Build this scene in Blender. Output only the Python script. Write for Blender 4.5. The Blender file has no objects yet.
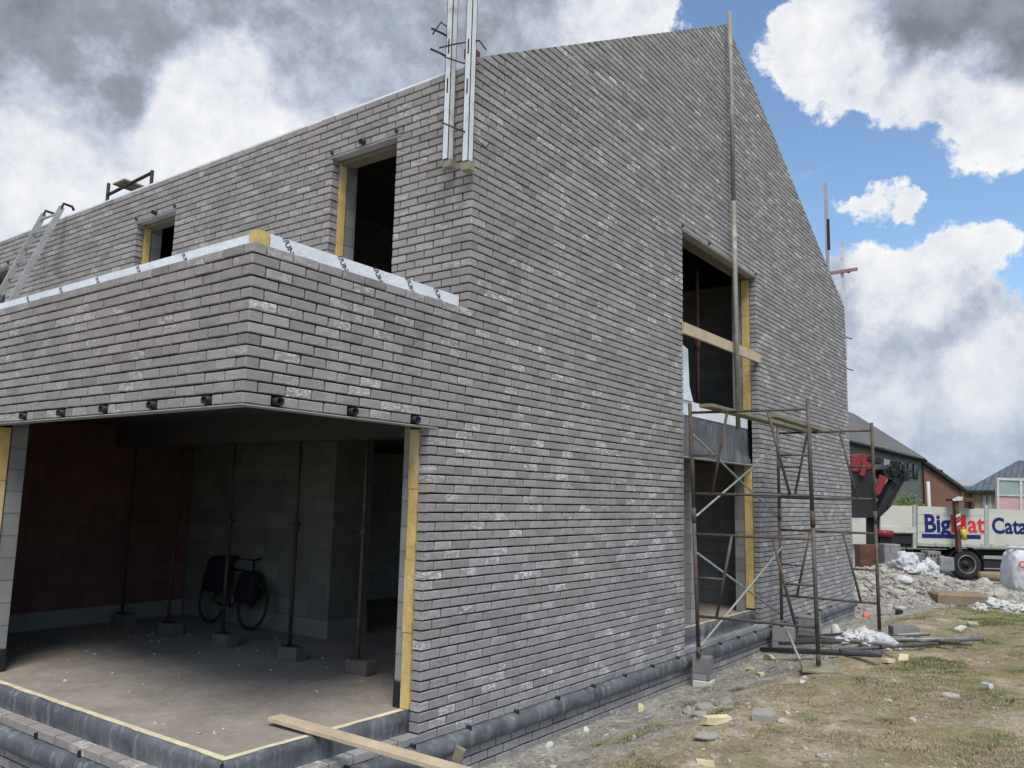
import bpy, math, random
from mathutils import Vector, Matrix, noise
random.seed(7)
C = bpy.context.scene.collection
S = bpy.context.scene
M_, H = 0.22, 0.0758          # brick module, course height

# ------------------------------------------------------------------ mesh builder
class MB:
    def __init__(s): s.v=[]; s.f=[]; s.m=[]; s.c=[]
    def add(s, vs, fs, mi=0, col=(0,0,0)):
        o=len(s.v); s.v+= [tuple(v) for v in vs]
        for f in fs: s.f.append([i+o for i in f]); s.m.append(mi); s.c.append(col)
    def box(s,x0,x1,y0,y1,z0,z1,mi=0,col=(0,0,0)):
        x0,x1=min(x0,x1),max(x0,x1); y0,y1=min(y0,y1),max(y0,y1); z0,z1=min(z0,z1),max(z0,z1)
        s.add([(x0,y0,z0),(x1,y0,z0),(x1,y1,z0),(x0,y1,z0),(x0,y0,z1),(x1,y0,z1),(x1,y1,z1),(x0,y1,z1)],
              [(3,2,1,0),(4,5,6,7),(0,1,5,4),(1,2,6,5),(2,3,7,6),(3,0,4,7)],mi,col)
    def obox(s,c,size,rot=None,mi=0,col=(0,0,0),bev=0.0,jit=0.0):
        c=Vector(c); R=rot or Matrix.Identity(3); h=[a/2 for a in size]; b=bev
        if b<=0:
            vs=[c+R@Vector((sx*h[0]+random.uniform(-jit,jit),sy*h[1]+random.uniform(-jit,jit),sz*h[2]+random.uniform(-jit,jit))) for sz in(-1,1) for sx,sy in((-1,-1),(1,-1),(1,1),(-1,1))]
            s.add(vs,[(3,2,1,0),(4,5,6,7),(0,1,5,4),(1,2,6,5),(2,3,7,6),(3,0,4,7)],mi,col); return
        rings=[]
        for z,i in((-h[2],b),(-h[2]+b,0),(h[2]-b,0),(h[2],b)):
            rings.append([c+R@Vector((sx*(h[0]-i),sy*(h[1]-i),z)) for sx,sy in((-1,-1),(1,-1),(1,1),(-1,1))])
        vs=sum(rings,[]); fs=[(3,2,1,0),(12,13,14,15)]
        for k in range(3):
            for j in range(4): fs.append((k*4+j,k*4+(j+1)%4,k*4+4+(j+1)%4,k*4+4+j))
        s.add(vs,fs,mi,col)
    def tube(s,p0,p1,r,n=10,r2=None,mi=0,col=(0,0,0),cap=True):
        p0,p1=Vector(p0),Vector(p1); d=(p1-p0).normalized(); a=d.orthogonal().normalized(); b=d.cross(a)
        r2=r if r2 is None else r2
        vs=[p0+(a*math.cos(t)+b*math.sin(t))*r for t in [2*math.pi*i/n for i in range(n)]]+[p1+(a*math.cos(t)+b*math.sin(t))*r2 for t in [2*math.pi*i/n for i in range(n)]]
        fs=[(i,(i+1)%n,n+(i+1)%n,n+i) for i in range(n)]
        if cap: fs+=[tuple(range(n-1,-1,-1)),tuple(range(n,2*n))]
        s.add(vs,fs,mi,col)
    def path(s,pts,r,n=8,mi=0,closed=False):
        pts=[Vector(p) for p in pts]; k=len(pts); vs=[]; prev=None
        for i,p in enumerate(pts):
            d=((pts[(i+1)%k] if closed or i<k-1 else p)-(pts[i-1] if closed or i>0 else p)).normalized()
            a=(d.orthogonal() if prev is None else prev-d*prev.dot(d)).normalized(); prev=a; b=d.cross(a)
            rr=r[i] if isinstance(r,(list,tuple)) else r
            vs+=[p+(a*math.cos(t)+b*math.sin(t))*rr for t in [2*math.pi*j/n for j in range(n)]]
        fs=[]
        for i in range(k if closed else k-1):
            for j in range(n): fs.append((i*n+j,i*n+(j+1)%n,((i+1)%k)*n+(j+1)%n,((i+1)%k)*n+j))
        if not closed: fs+=[tuple(range(n-1,-1,-1)),tuple(range((k-1)*n,k*n))]
        s.add(vs,fs,mi)
    def prism(s,poly,ext,mi=0,col=(0,0,0)):
        poly=[Vector(p) for p in poly]; e=Vector(ext); n=len(poly)
        nn=Vector((0,0,0))
        for i in range(n): nn+=poly[i].cross(poly[(i+1)%n])
        if nn.dot(e)>0: poly=poly[::-1]
        s.add(poly+[p+e for p in poly],[tuple(range(n)),tuple(range(2*n-1,n-1,-1))]+[((i+1)%n,i,n+i,n+(i+1)%n) for i in range(n)],mi,col)
    def rock(s,c,r,mi=0,squash=.7,col=(0,0,0),sub=1,rough=.28):
        vs,fs=ICO[sub]; R=Matrix.Rotation(random.uniform(0,6.28),3,'Z')@Matrix.Rotation(random.uniform(0,6.28),3,'X')
        sc=Vector((r*random.uniform(.7,1.3),r*random.uniform(.7,1.2),r*random.uniform(.6,1.0))); c=Vector(c)
        out=[]
        for v in vs:
            k=1+random.uniform(-rough,rough); w=R@Vector((v[0]*sc.x*k,v[1]*sc.y*k,v[2]*sc.z*k)); w.z*=squash; out.append(c+w)
        s.add(out,fs,mi,col)
    def build(s,name,mats,parent=None,smooth=False,bev=0):
        me=bpy.data.meshes.new(name); me.from_pydata(s.v,[],s.f)
        mats=mats if isinstance(mats,(list,tuple)) else [mats]
        for m in mats: me.materials.append(m)
        me.polygons.foreach_set('material_index',s.m)
        if any(c!=(0,0,0) for c in s.c):
            at=me.color_attributes.new('bcol','FLOAT_COLOR','CORNER'); d=[]
            for f,c in zip(s.f,s.c): d+= [c[0],c[1],c[2],1.0]*len(f)
            at.data.foreach_set('color',d)
        if smooth: me.polygons.foreach_set('use_smooth',[True]*len(s.f))
        me.update(); me.validate()
        o=bpy.data.objects.new(name,me); C.objects.link(o)
        if parent is not None: par(o,parent)
        if bev:
            mo=o.modifiers.new('b','BEVEL'); mo.width=bev; mo.segments=2; mo.limit_method='ANGLE'
        return o
def par(o,p):
    o.parent=p; o.matrix_parent_inverse=world_of(p).inverted()
def world_of(p):
    m=Matrix.LocRotScale(p.location,p.rotation_euler,p.scale)
    return m if p.parent is None else world_of(p.parent)@p.matrix_parent_inverse@m
def mkico():
    import bmesh
    d={}
    for k in (1,2,3):
        bm=bmesh.new(); bmesh.ops.create_icosphere(bm,subdivisions=k,radius=1)
        d[k]=([tuple(v.co) for v in bm.verts],[tuple(v.index for v in f.verts) for f in bm.faces]); bm.free()
    return d
ICO=mkico()
def empty(name,loc,label,cat,group=None,rz=0):
    o=bpy.data.objects.new(name,None); C.objects.link(o); o.location=loc; o.rotation_euler=(0,0,rz); o.empty_display_size=.1
    o['label']=label; o['category']=cat
    if group: o['group']=group
    return o
def tag(o,label,cat,group=None):
    o['label']=label; o['category']=cat
    if group: o['group']=group
    return o
def kind(o,k,label=None):
    o['kind']=k
    if label: o['label']=label
    return o

# ------------------------------------------------------------------ materials
class NT:
    def __init__(s,tree): s.t=tree; s.n=tree.nodes; s.l=tree.links
    def N(s,typ,**kw):
        n=s.n.new(typ)
        for k,v in kw.items():
            if k=='ins':
                for a,b in v.items():
                    if isinstance(b,bpy.types.NodeSocket): s.l.new(b,n.inputs[a])
                    else: n.inputs[a].default_value=b
            else: setattr(n,k,v)
        return n
    def math(s,op,a,b=None,c=None,clamp=False):
        n=s.n.new('ShaderNodeMath'); n.operation=op; n.use_clamp=clamp
        for i,x in enumerate((a,b,c)):
            if x is None: continue
            if isinstance(x,bpy.types.NodeSocket): s.l.new(x,n.inputs[i])
            else: n.inputs[i].default_value=x
        return n.outputs[0]
    def noise(s,vec,scale,detail=4,rough=.55,dist=0,dim='3D'):
        n=s.N('ShaderNodeTexNoise',ins={'Vector':vec,'Scale':scale,'Detail':detail,'Roughness':rough,'Distortion':dist}); return n.outputs['Fac']
    def ramp(s,fac,stops,interp='LINEAR'):
        n=s.n.new('ShaderNodeValToRGB'); s.l.new(fac,n.inputs[0]); e=n.color_ramp.elements; n.color_ramp.interpolation=interp
        while len(e)<len(stops): e.new(.5)
        for el,(p,c) in zip(e,stops):
            el.position=p; el.color=(c,c,c,1) if isinstance(c,(int,float)) else (*c,1)
        return n.outputs[0]
    def mix(s,fac,a,b,typ='MIX'):
        n=s.n.new('ShaderNodeMix'); n.data_type='RGBA'; n.blend_type=typ
        for k,x in ((0,fac),(6,a),(7,b)):
            if isinstance(x,bpy.types.NodeSocket): s.l.new(x,n.inputs[k])
            elif isinstance(x,(int,float)): n.inputs[k].default_value=x if k==0 else (x,x,x,1)
            else: n.inputs[k].default_value=(*x,1)
        return n.outputs[2]
    def maprange(s,v,a,b,c=0,d=1,smooth=True):
        n=s.n.new('ShaderNodeMapRange'); n.interpolation_type='SMOOTHSTEP' if smooth else 'LINEAR'
        s.l.new(v,n.inputs[0])
        for i,x in enumerate((a,b,c,d)): n.inputs[i+1].default_value=x
        return n.outputs[0]
    def bump(s,h,st=.3,dist=.01):
        return s.N('ShaderNodeBump',ins={'Height':h,'Strength':st,'Distance':dist}).outputs[0]
def newmat(name,rough=.8,metal=0,spec=.3):
    m=bpy.data.materials.new(name); m.use_nodes=True; t=NT(m.node_tree); b=t.n['Principled BSDF']
    b.inputs['Roughness'].default_value=rough; b.inputs['Metallic'].default_value=metal; b.inputs['Specular IOR Level'].default_value=spec
    tc=t.N('ShaderNodeNewGeometry').outputs['Position']
    return m,t,b,tc
def simple(name,col,rough=.8,metal=0,var=.25,scale=8,bump=.15,spec=.3,dirt=None,bscale=None,dist=.01):
    m,t,b,P=newmat(name,rough,metal,spec)
    n=t.noise(P,scale,6,.6); n2=t.noise(P,scale*9,4,.6)
    f=t.math('ADD',t.math('MULTIPLY',n,.7),t.math('MULTIPLY',n2,.3))
    lo=[c*(1-var) for c in col]; hi=[min(1,c*(1+var)) for c in col]
    c=t.ramp(f,[(.3,tuple(lo)),(.7,tuple(hi))])
    if dirt:
        d=t.noise(P,scale*.6,8,.7); c=t.mix(t.maprange(d,dirt[0],dirt[1]),c,dirt[2])
    t.l.new(c,b.inputs['Base Color'])
    t.l.new(t.maprange(n2,.3,.7,max(0,rough-.12),min(1,rough+.12)),b.inputs['Roughness'])
    t.l.new(t.bump(t.noise(P,bscale or scale*4,6,.65),bump,dist),b.inputs['Normal'])
    return m
MAT={}
def m_brick(name='brick_grey',tint=(1,1,1)):
    m,t,b,P=newmat(name,.9,0,.2)
    at=t.N('ShaderNodeVertexColor',layer_name='bcol').outputs['Color']
    sp=t.N('ShaderNodeSeparateColor',ins={'Color':at})
    tone,wh,seed=sp.outputs
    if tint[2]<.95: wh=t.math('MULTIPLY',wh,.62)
    off=t.N('ShaderNodeCombineXYZ',ins={'X':t.math('MULTIPLY',seed,37.),'Y':t.math('MULTIPLY',seed,91.),'Z':t.math('MULTIPLY',seed,17.)}).outputs[0]
    Q=t.N('ShaderNodeVectorMath',operation='ADD',ins={0:P,1:off}).outputs[0]
    # stretched coordinates: streaks run along the brick
    Qs=t.N('ShaderNodeVectorMath',operation='MULTIPLY',ins={0:Q,1:(1,1,2.6)}).outputs[0]
    n1=t.noise(Qs,9,6,.65,.6); n2=t.noise(Q,70,5,.7); n3=t.noise(P,.5,5,.6); n4=t.noise(Qs,26,6,.7,1.2)
    base=t.mix(tone,(.232,.226,.226),(.385,.377,.376))
    base=t.mix(t.maprange(n3,.35,.7),base,t.mix(.16,base,(.36,.31,.27)))
    base=t.mix(t.math('MULTIPLY',t.maprange(n1,.35,.7),.5),base,t.mix(.5,base,(.43,.42,.415)))
    base=t.mix(t.math('MULTIPLY',t.maprange(n4,.5,.75),.35),base,(.19,.184,.18))
    fac=t.math('MULTIPLY',wh,t.maprange(t.math('ADD',t.math('MULTIPLY',n4,.65),t.math('MULTIPLY',n1,.35)),.47,.60))
    base=t.mix(fac,base,(.86,.855,.86))
    st=t.N('ShaderNodeVectorMath',operation='MULTIPLY',ins={0:P,1:(1,1,.3)}).outputs[0]
    bloom=t.math('MULTIPLY',t.maprange(t.noise(st,2.2,9,.72,.4),.52,.72),.32)
    base=t.mix(bloom,base,(.50,.49,.48))
    stain=t.math('MULTIPLY',t.maprange(t.noise(st,1.1,7,.65,.2),.55,.75),.30)
    base=t.mix(stain,base,(.15,.14,.13))
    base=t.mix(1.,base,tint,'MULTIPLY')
    base=t.mix(.35,base,t.ramp(n2,[(.3,.35),(.7,1.15)]),'MULTIPLY')
    t.l.new(base,b.inputs['Base Color'])
    h=t.math('ADD',t.math('MULTIPLY',n4,.8),t.math('MULTIPLY',n2,.35))
    t.l.new(t.bump(h,.55,.006),b.inputs['Normal'])
    return m
def m_block(name,col,w=.59,hh=.2,mort=.010,dark=.75):
    m,t,b,P=newmat(name,.92,0,.15)
    s=t.N('ShaderNodeSeparateXYZ',ins={0:P}); xy=t.math('ADD',s.outputs[0],s.outputs[1])
    v=t.N('ShaderNodeCombineXYZ',ins={'X':xy,'Y':t.math('ADD',s.outputs[2],20.),'Z':0.}).outputs[0]
    br=t.N('ShaderNodeTexBrick',ins={'Vector':v,'Scale':1.,'Mortar Size':mort,'Mortar Smooth':.3,'Brick Width':w,'Row Height':hh,
        'Color1':(*[c*.85 for c in col],1),'Color2':(*[c*1.12 for c in col],1),'Mortar':(*[c*dark for c in col],1)})
    n=t.noise(P,3,7,.65); n2=t.noise(P,60,4,.6)
    c=t.mix(.5,br.outputs['Color'],t.ramp(n,[(.3,.55),(.7,1.2)]),'MULTIPLY')
    t.l.new(c,b.inputs['Base Color'])
    h=t.math('ADD',t.math('MULTIPLY',n2,.3),t.math('MULTIPLY',br.outputs['Fac'],-1.))
    t.l.new(t.bump(h,.5,.008),b.inputs['Normal']); return m
def m_ground():
    m,t,b,P=newmat('earth',.97,0,.1)
    s=t.N('ShaderNodeSeparateXYZ',ins={0:P}); x,y=s.outputs[0],s.outputs[1]
    n1=t.noise(P,.55,8,.62,.4); n2=t.noise(P,2.6,8,.65); n3=t.noise(P,14,7,.7); n4=t.noise(P,60,5,.7)
    dirt=t.ramp(t.math('ADD',t.math('MULTIPLY',n2,.5),t.math('MULTIPLY',n3,.5)),[(.38,(.21,.165,.11)),(.5,(.40,.33,.235)),(.60,(.58,.495,.37))])
    red=t.mix(t.maprange(n1,.5,.68),dirt,t.mix(.5,dirt,(.40,.25,.15)))
    grey=t.ramp(t.math('ADD',t.math('MULTIPLY',n2,.4),t.math('MULTIPLY',n3,.6)),[(.38,(.18,.175,.16)),(.5,(.35,.34,.31)),(.60,(.54,.52,.48))])
    yy=t.math('ADD',y,t.math('MULTIPLY',t.math('SUBTRACT',n2,.5),1.6))
    g=t.maprange(yy,-1.75,-.95)
    g2=t.math('MULTIPLY',t.maprange(t.math('ADD',x,t.math('MULTIPLY',n1,4.)),15.,19.),t.maprange(x,34.,26.))
    g=t.math('MAXIMUM',g,t.math('MULTIPLY',g2,.85))
    c=t.mix(g,red,grey)
    # mossy low weed tint, stronger away from the wall
    gr=t.math('MULTIPLY',t.maprange(t.math('ADD',t.math('ADD',t.math('MULTIPLY',t.noise(P,1.1,9,.7,.3),.7),t.math('MULTIPLY',n3,.3)),t.maprange(x,6.,12.,0,.06)),.46,.60),t.maprange(yy,-1.1,-2.2))
    c=t.mix(t.math('MULTIPLY',gr,.7),c,t.mix(n3,(.16,.175,.06),(.30,.31,.14)))
    far=t.maprange(x,30.,60.)
    c=t.mix(far,c,t.mix(n1,(.09,.12,.04),(.16,.18,.08)))
    c=t.mix(.6,c,t.ramp(n4,[(.3,.35),(.7,1.35)]),'MULTIPLY')
    t.l.new(c,b.inputs['Base Color'])
    h=t.math('ADD',t.math('ADD',t.math('MULTIPLY',n2,.6),n3),t.math('MULTIPLY',n4,.4))
    t.l.new(t.bump(h,.8,.05),b.inputs['Normal']); return m
def m_roll():
    m,t,b,P=newmat('damp_sheet',.5,0,.4)
    st=t.N('ShaderNodeVectorMath',operation='MULTIPLY',ins={0:P,1:(9,9,1.2)}).outputs[0]
    n=t.noise(st,1.3,7,.7,.3); n2=t.noise(P,3,6,.6); n3=t.noise(P,70,3,.6)
    c=t.mix(t.maprange(n2,.3,.7),(.055,.062,.073),(.125,.136,.15))
    drip=t.math('MULTIPLY',t.maprange(n,.50,.68),.6)
    c=t.mix(drip,c,(.30,.31,.32)); c=t.mix(t.math('MULTIPLY',t.maprange(n3,.5,.75),.25),c,(.25,.24,.22))
    t.l.new(c,b.inputs['Base Color']); t.l.new(t.maprange(n2,.3,.7,.42,.75),b.inputs['Roughness'])
    t.l.new(t.bump(t.math('ADD',t.math('MULTIPLY',n2,2.),t.math('MULTIPLY',n3,.2)),.5,.02),b.inputs['Normal']); return m
def m_roof(name,c1,c2,w,hh):
    m,t,b,P=newmat(name,.75,0,.3)
    tc=t.N('ShaderNodeTexCoord').outputs['Object']
    br=t.N('ShaderNodeTexBrick',ins={'Vector':P,'Scale':1.,'Mortar Size':.03,'Brick Width':w,'Row Height':hh,'Color1':(*c1,1),'Color2':(*c2,1),'Mortar':(*[c*.5 for c in c1],1)})
    n=t.noise(P,.8,6,.6); c=t.mix(.4,br.outputs['Color'],t.ramp(n,[(.3,.6),(.7,1.2)]),'MULTIPLY')
    t.l.new(c,b.inputs['Base Color']); return m
def m_rust():
    m,t,b,P=newmat('rusty_tube',.75,.35,.35)
    n=t.noise(P,5,7,.7); n2=t.noise(P,45,5,.7)
    c=t.ramp(t.math('ADD',t.math('MULTIPLY',n,.65),t.math('MULTIPLY',n2,.35)),[(.36,(.045,.04,.036)),(.47,(.12,.085,.065)),(.55,(.115,.105,.095)),(.66,(.22,.21,.195))])
    t.l.new(c,b.inputs['Base Color']); t.l.new(t.bump(n2,.4,.003),b.inputs['Normal']); return m
MAT['brick']=m_brick('brick_grey',(.97,.97,.98)); MAT['bricksunwarm']=m_brick('brick_front_sunwarm',(.95,.905,.865))  # front copy carries warm side sunlight as a tint in its colour
MAT['mortar']=simple('joint_mortar',(.014,.0135,.013),.95,var=.3,scale=6)
MAT['block']=m_block('concrete_block',(.25,.25,.245))
MAT['redwall']=m_block('red_clay_block',(.135,.078,.066),.3,.25,.009,.85)
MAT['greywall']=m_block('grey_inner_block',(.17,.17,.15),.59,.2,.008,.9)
MAT['upwall']=m_block('pale_inner_block',(.30,.30,.29))
MAT['base']=simple('aerated_block',(.20,.20,.19),.9,scale=3)
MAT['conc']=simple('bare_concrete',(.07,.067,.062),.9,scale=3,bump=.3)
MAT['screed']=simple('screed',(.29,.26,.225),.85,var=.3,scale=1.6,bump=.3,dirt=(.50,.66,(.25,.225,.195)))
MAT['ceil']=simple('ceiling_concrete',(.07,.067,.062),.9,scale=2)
MAT['pir']=simple('yellow_insulation',(.56,.40,.15),.9,var=.3,scale=5,bump=.6,dirt=(.50,.64,(.62,.50,.28)))
MAT['pirtop']=simple('insulation_edge',(.66,.60,.40),.85,var=.25,scale=9,bump=.4)
MAT['foil']=simple('white_foil',(.72,.75,.78),.42,var=.16,scale=4,bump=.7,spec=.5,dirt=(.6,.72,(.48,.50,.52)))
MAT['propblock']=simple('dull_block',(.12,.112,.10),.9)
MAT['propsteel']=simple('dark_prop_steel',(.045,.030,.026),.7,var=.4,scale=5)
MAT['ink']=simple('black_print',(.03,.03,.035),.6,var=.1)
MAT['roll']=m_roll()
MAT['lintel']=simple('galvanised_edge',(.46,.46,.45),.55,.5,var=.2,scale=5)
MAT['black']=simple('black_plastic',(.018,.018,.018),.45,var=.2)
MAT['darkroof']=simple('added_roof_slab',(.16,.15,.14),.8)
MAT['earth']=m_ground()
MAT['rust']=m_rust()
MAT['tube']=simple('grey_steel_tube',(.20,.205,.20),.5,.4,var=.4,scale=7)
MAT['darktube']=simple('dark_plastic_tube',(.075,.08,.09),.45,var=.4,scale=5,dirt=(.55,.7,(.16,.16,.15)))
MAT['bracetube']=simple('light_brace',(.36,.35,.33),.6,.3,var=.3,scale=8)
MAT['wood']=simple('raw_plank',(.50,.40,.28),.8,var=.22,scale=3,bump=.3,dirt=(.5,.68,(.42,.34,.25)))
MAT['weathered']=simple('weathered_plank',(.22,.21,.15),.85,var=.4,scale=4,bump=.4)
MAT['formwood']=simple('form_board',(.16,.14,.10),.8,var=.25,scale=3)
MAT['white']=simple('white_paint',(.62,.64,.65),.5,var=.14,scale=6,dirt=(.5,.65,(.36,.36,.35)))
MAT['greenpole']=simple('pale_green_paint',(.22,.225,.19),.6,var=.25,scale=5,dirt=(.5,.66,(.38,.38,.33)))
MAT['alu']=simple('aluminium',(.42,.42,.41),.45,.6,var=.2,scale=6)
MAT['redbrown']=simple('oxide_red',(.11,.05,.04),.75,var=.3,scale=8)
MAT['pinkbar']=simple('faded_red_bar',(.33,.20,.19),.7,var=.2,scale=8)
MAT['bag']=simple('woven_white_bag',(.54,.55,.58),.6,var=.18,scale=7,bump=.4,dirt=(.52,.68,(.42,.41,.40)))
MAT['stone']=simple('rubble_stone',(.27,.26,.235),.92,var=.4,scale=5,bump=.4)
MAT['palestone']=simple('pale_rubble',(.40,.375,.32),.92,var=.3,scale=5,bump=.4)
MAT['foam']=simple('foam_scrap',(.60,.54,.33),.85,var=.2,scale=8)
MAT['whitescrap']=simple('white_scrap',(.52,.52,.49),.7,var=.2,scale=9)
MAT['grass']=simple('grass_blade',(.165,.19,.065),.8,var=.45,scale=1.3,bump=0)
MAT['straw']=simple('dry_straw',(.38,.32,.20),.85,var=.4,scale=2,bump=0)
MAT['leaf']=simple('bush_leaf',(.13,.18,.05),.7,var=.5,scale=3,bump=0)
MAT['cream']=simple('cream_panel_paint',(.52,.52,.45),.5,var=.1,scale=2,dirt=(.56,.75,(.42,.41,.35)))
MAT['chassis']=simple('chassis_black',(.022,.022,.024),.6,var=.4,scale=4)
MAT['rubber']=simple('tyre_rubber',(.028,.028,.028),.85,var=.3,scale=9)
MAT['red']=simple('signal_red',(.22,.03,.035),.45,var=.2,scale=3)
MAT['blue']=simple('navy_print',(.010,.016,.13),.5,var=.08)
MAT['redprint']=simple('red_print',(.60,.035,.03),.5,var=.08)
MAT['brownsteel']=simple('brown_painted_steel',(.11,.055,.035),.65,var=.4,scale=5)
MAT['yellowpl']=simple('yellow_plastic',(.60,.42,.04),.5,var=.1)
MAT['card']=simple('tan_slab',(.24,.19,.125),.9,var=.3,scale=3,bump=.5)
MAT['redhouse']=simple('house_red_brick',(.20,.10,.075),.9,var=.15,scale=1.5)
MAT['greyhouse']=simple('house_grey_render',(.125,.14,.13),.85,var=.15,scale=1)
MAT['beigehouse']=simple('house_beige_brick',(.35,.25,.15),.9,var=.12,scale=1)
MAT['slate']=m_roof('slate_roof',(.115,.115,.11),(.165,.16,.15),.5,.4)
MAT['blueslate']=m_roof('blue_slate_roof',(.085,.105,.13),(.11,.13,.16),.6,.4)
MAT['paleroof']=simple('pale_roof',(.30,.32,.34),.8,var=.1)
MAT['trim']=simple('dark_trim',(.03,.032,.04),.95,var=.2,spec=.0)
MAT['dkglass']=simple('dark_window_glass',(.035,.045,.05),.12,var=.3,scale=1,bump=.02,spec=.6)
MAT['paleglass']=simple('pale_window_glass',(.26,.33,.32),.2,var=.25,scale=1,bump=.02,spec=.6)
MAT['pink']=simple('pink_panel',(.55,.34,.34),.6,var=.12,scale=2)
MAT['navycloth']=simple('navy_cloth',(.010,.011,.016),.8,var=.3,scale=6,bump=.4)
MAT['pinkscrap']=simple('pink_scrap',(.6,.16,.15),.7,var=.2,scale=9)

# ------------------------------------------------------------------ camera
CP=Vector((-3.1115,-4.3858,-.5542)); yaw,pitch,roll,F_=.6336,.1391,.0230,815.18
d=Vector((math.cos(yaw)*math.cos(pitch),math.sin(yaw)*math.cos(pitch),math.sin(pitch)))
r=d.cross(Vector((0,0,1))).normalized(); u=r.cross(d)
r2=r*math.cos(roll)+u*math.sin(roll); u2=-r*math.sin(roll)+u*math.cos(roll)
cam=bpy.data.cameras.new('camera'); co=bpy.data.objects.new('camera',cam); C.objects.link(co)
co.matrix_world=Matrix(((r2.x,u2.x,-d.x,CP.x),(r2.y,u2.y,-d.y,CP.y),(r2.z,u2.z,-d.z,CP.z),(0,0,0,1)))
cam.sensor_width=36; cam.lens=F_*36/1024; cam.clip_end=3000; cam.clip_start=.05
S.camera=co
def pdir(px,py): return (d+r2*((px-512)/F_)+u2*((384-py)/F_))
RT=Vector((math.sin(yaw),-math.cos(yaw),0)); FW=Vector((math.cos(yaw),math.sin(yaw),0))
def at_depth(px,py,D):
    v=pdir(px,py); return CP+v*(D/v.dot(FW))
def on_z(px,py,z):
    v=pdir(px,py); return CP+v*((z-CP.z)/v.z)

# ------------------------------------------------------------------ terrain
def ss(t): t=max(0,min(1,t)); return t*t*(3-2*t)
MOUNDS=[(20.2,.15,.86,1.9,1.15),(19.0,1.6,.55,1.3,.9),(20.6,-1.5,.34,1.6,.9),(22.5,-2.9,.25,1.5,.9)]
def zg(x,y,fine=True):
    dd=math.hypot(max(-x,0),max(-y,0)) if x<14.9 else max(-y,0)
    z=-2.78+.42*ss(dd/1.9)+.12*ss((dd-1.9)/3)
    k=ss((x-12)/9); z=z*(1-k)-2.9*k
    for (mx,my,h,sx,sy) in MOUNDS:
        e=((x-mx)/sx)**2+((y-my)/sy)**2
        if e<9: z+=h*math.exp(-e)
    if fine and -8<x<32 and -12<y<6:
        f=min(1,dd/.8) if x<15 else 1
        z+=(.022+.04*f)*noise.fractal(Vector((x*.9,y*.9,3)),1,2,4)+.022*noise.fractal(Vector((x*4,y*4,1)),1,2,3)*(.4+.6*f)
        if x<15.0 and y>0 and x>0: z=min(z,-2.78)
    return z
def axis(a,b,st,far,grow=1.35):
    r=[a+i*st for i in range(int((b-a)/st)+1)]; s=st; x=r[-1]
    while x<far: s*=grow; x+=s; r.append(x)
    s=st; x=r[0]; l=[]
    while x>-far: s*=grow; x-=s; l.append(x)
    return l[::-1]+r
xs=axis(-3.5,26,.09,1500); ys=axis(-8,3.5,.09,1500)
mb=MB(); nx,ny=len(xs),len(ys)
mb.v=[(x,y,zg(x,y)) for y in ys for x in xs]
mb.f=[(j*nx+i,j*nx+i+1,(j+1)*nx+i+1,(j+1)*nx+i) for j in range(ny-1) for i in range(nx-1)]
mb.m=[0]*len(mb.f); mb.c=[(0,0,0)]*len(mb.f)
kind(mb.build('ground',MAT['earth'],smooth=True),'structure','bare brown and grey building plot with weedy patches')

# ------------------------------------------------------------------ brick walls
def clip(poly,pl):      # keep a*s+b*z<=c
    a,b,c=pl; out=[]
    for i in range(len(poly)):
        p,q=poly[i],poly[(i+1)%len(poly)]; dp=a*p[0]+b*p[1]-c; dq=a*q[0]+b*q[1]-c
        if dp<=0: out.append(p)
        if (dp<0)!=(dq<0) and dp!=dq:
            t=dp/(dp-dq); out.append((p[0]+(q[0]-p[0])*t,p[1]+(q[1]-p[1])*t))
    return out
def one_brick(mb,poly,T,flip,depth=.1):
    n=len(poly); cx=sum(p[0] for p in poly)/n; cz=sum(p[1] for p in poly)/n
    w=max(p[0] for p in poly)-min(p[0] for p in poly); h=max(p[1] for p in poly)-min(p[1] for p in poly)
    if w<.012 or h<.008: return
    j=lambda a:random.uniform(-a,a)
    poly=[(p[0]+j(.0016),p[1]+j(.0014)) for p in poly]
    fr=j(.0025); dz_=j(.0008); dx_=j(.0018); poly=[(p[0]+dx_,p[1]+dz_) for p in poly]; cx+=dx_; cz+=dz_; ch=.005; kx=max(.2,1-2*ch/w); kz=max(.2,1-2*ch/h)
    ins=[(cx+(p[0]-cx)*kx,cz+(p[1]-cz)*kz) for p in poly]
    vs=[T(p[0],p[1],fr+j(.0015)) for p in ins]+[T(p[0],p[1],fr+ch) for p in poly]+[T(p[0],p[1],depth) for p in poly]
    fs=[tuple(range(n))]+[(i+n,(i+1)%n+n,(i+1)%n,i) for i in range(n)]+[(i+2*n,(i+1)%n+2*n,(i+1)%n+n,i+n) for i in range(n)]+[tuple(range(3*n-1,2*n-1,-1))]
    if flip: fs=[f[::-1] for f in fs]
    tone=min(1,max(0,random.gauss(.45,.22))); wh=random.random()
    wh=random.uniform(.5,1) if wh<.12 else (random.uniform(.15,.4) if wh<.36 else 0.0)
    mb.add(vs,fs,0,(tone,wh,random.random()+.001))
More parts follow.
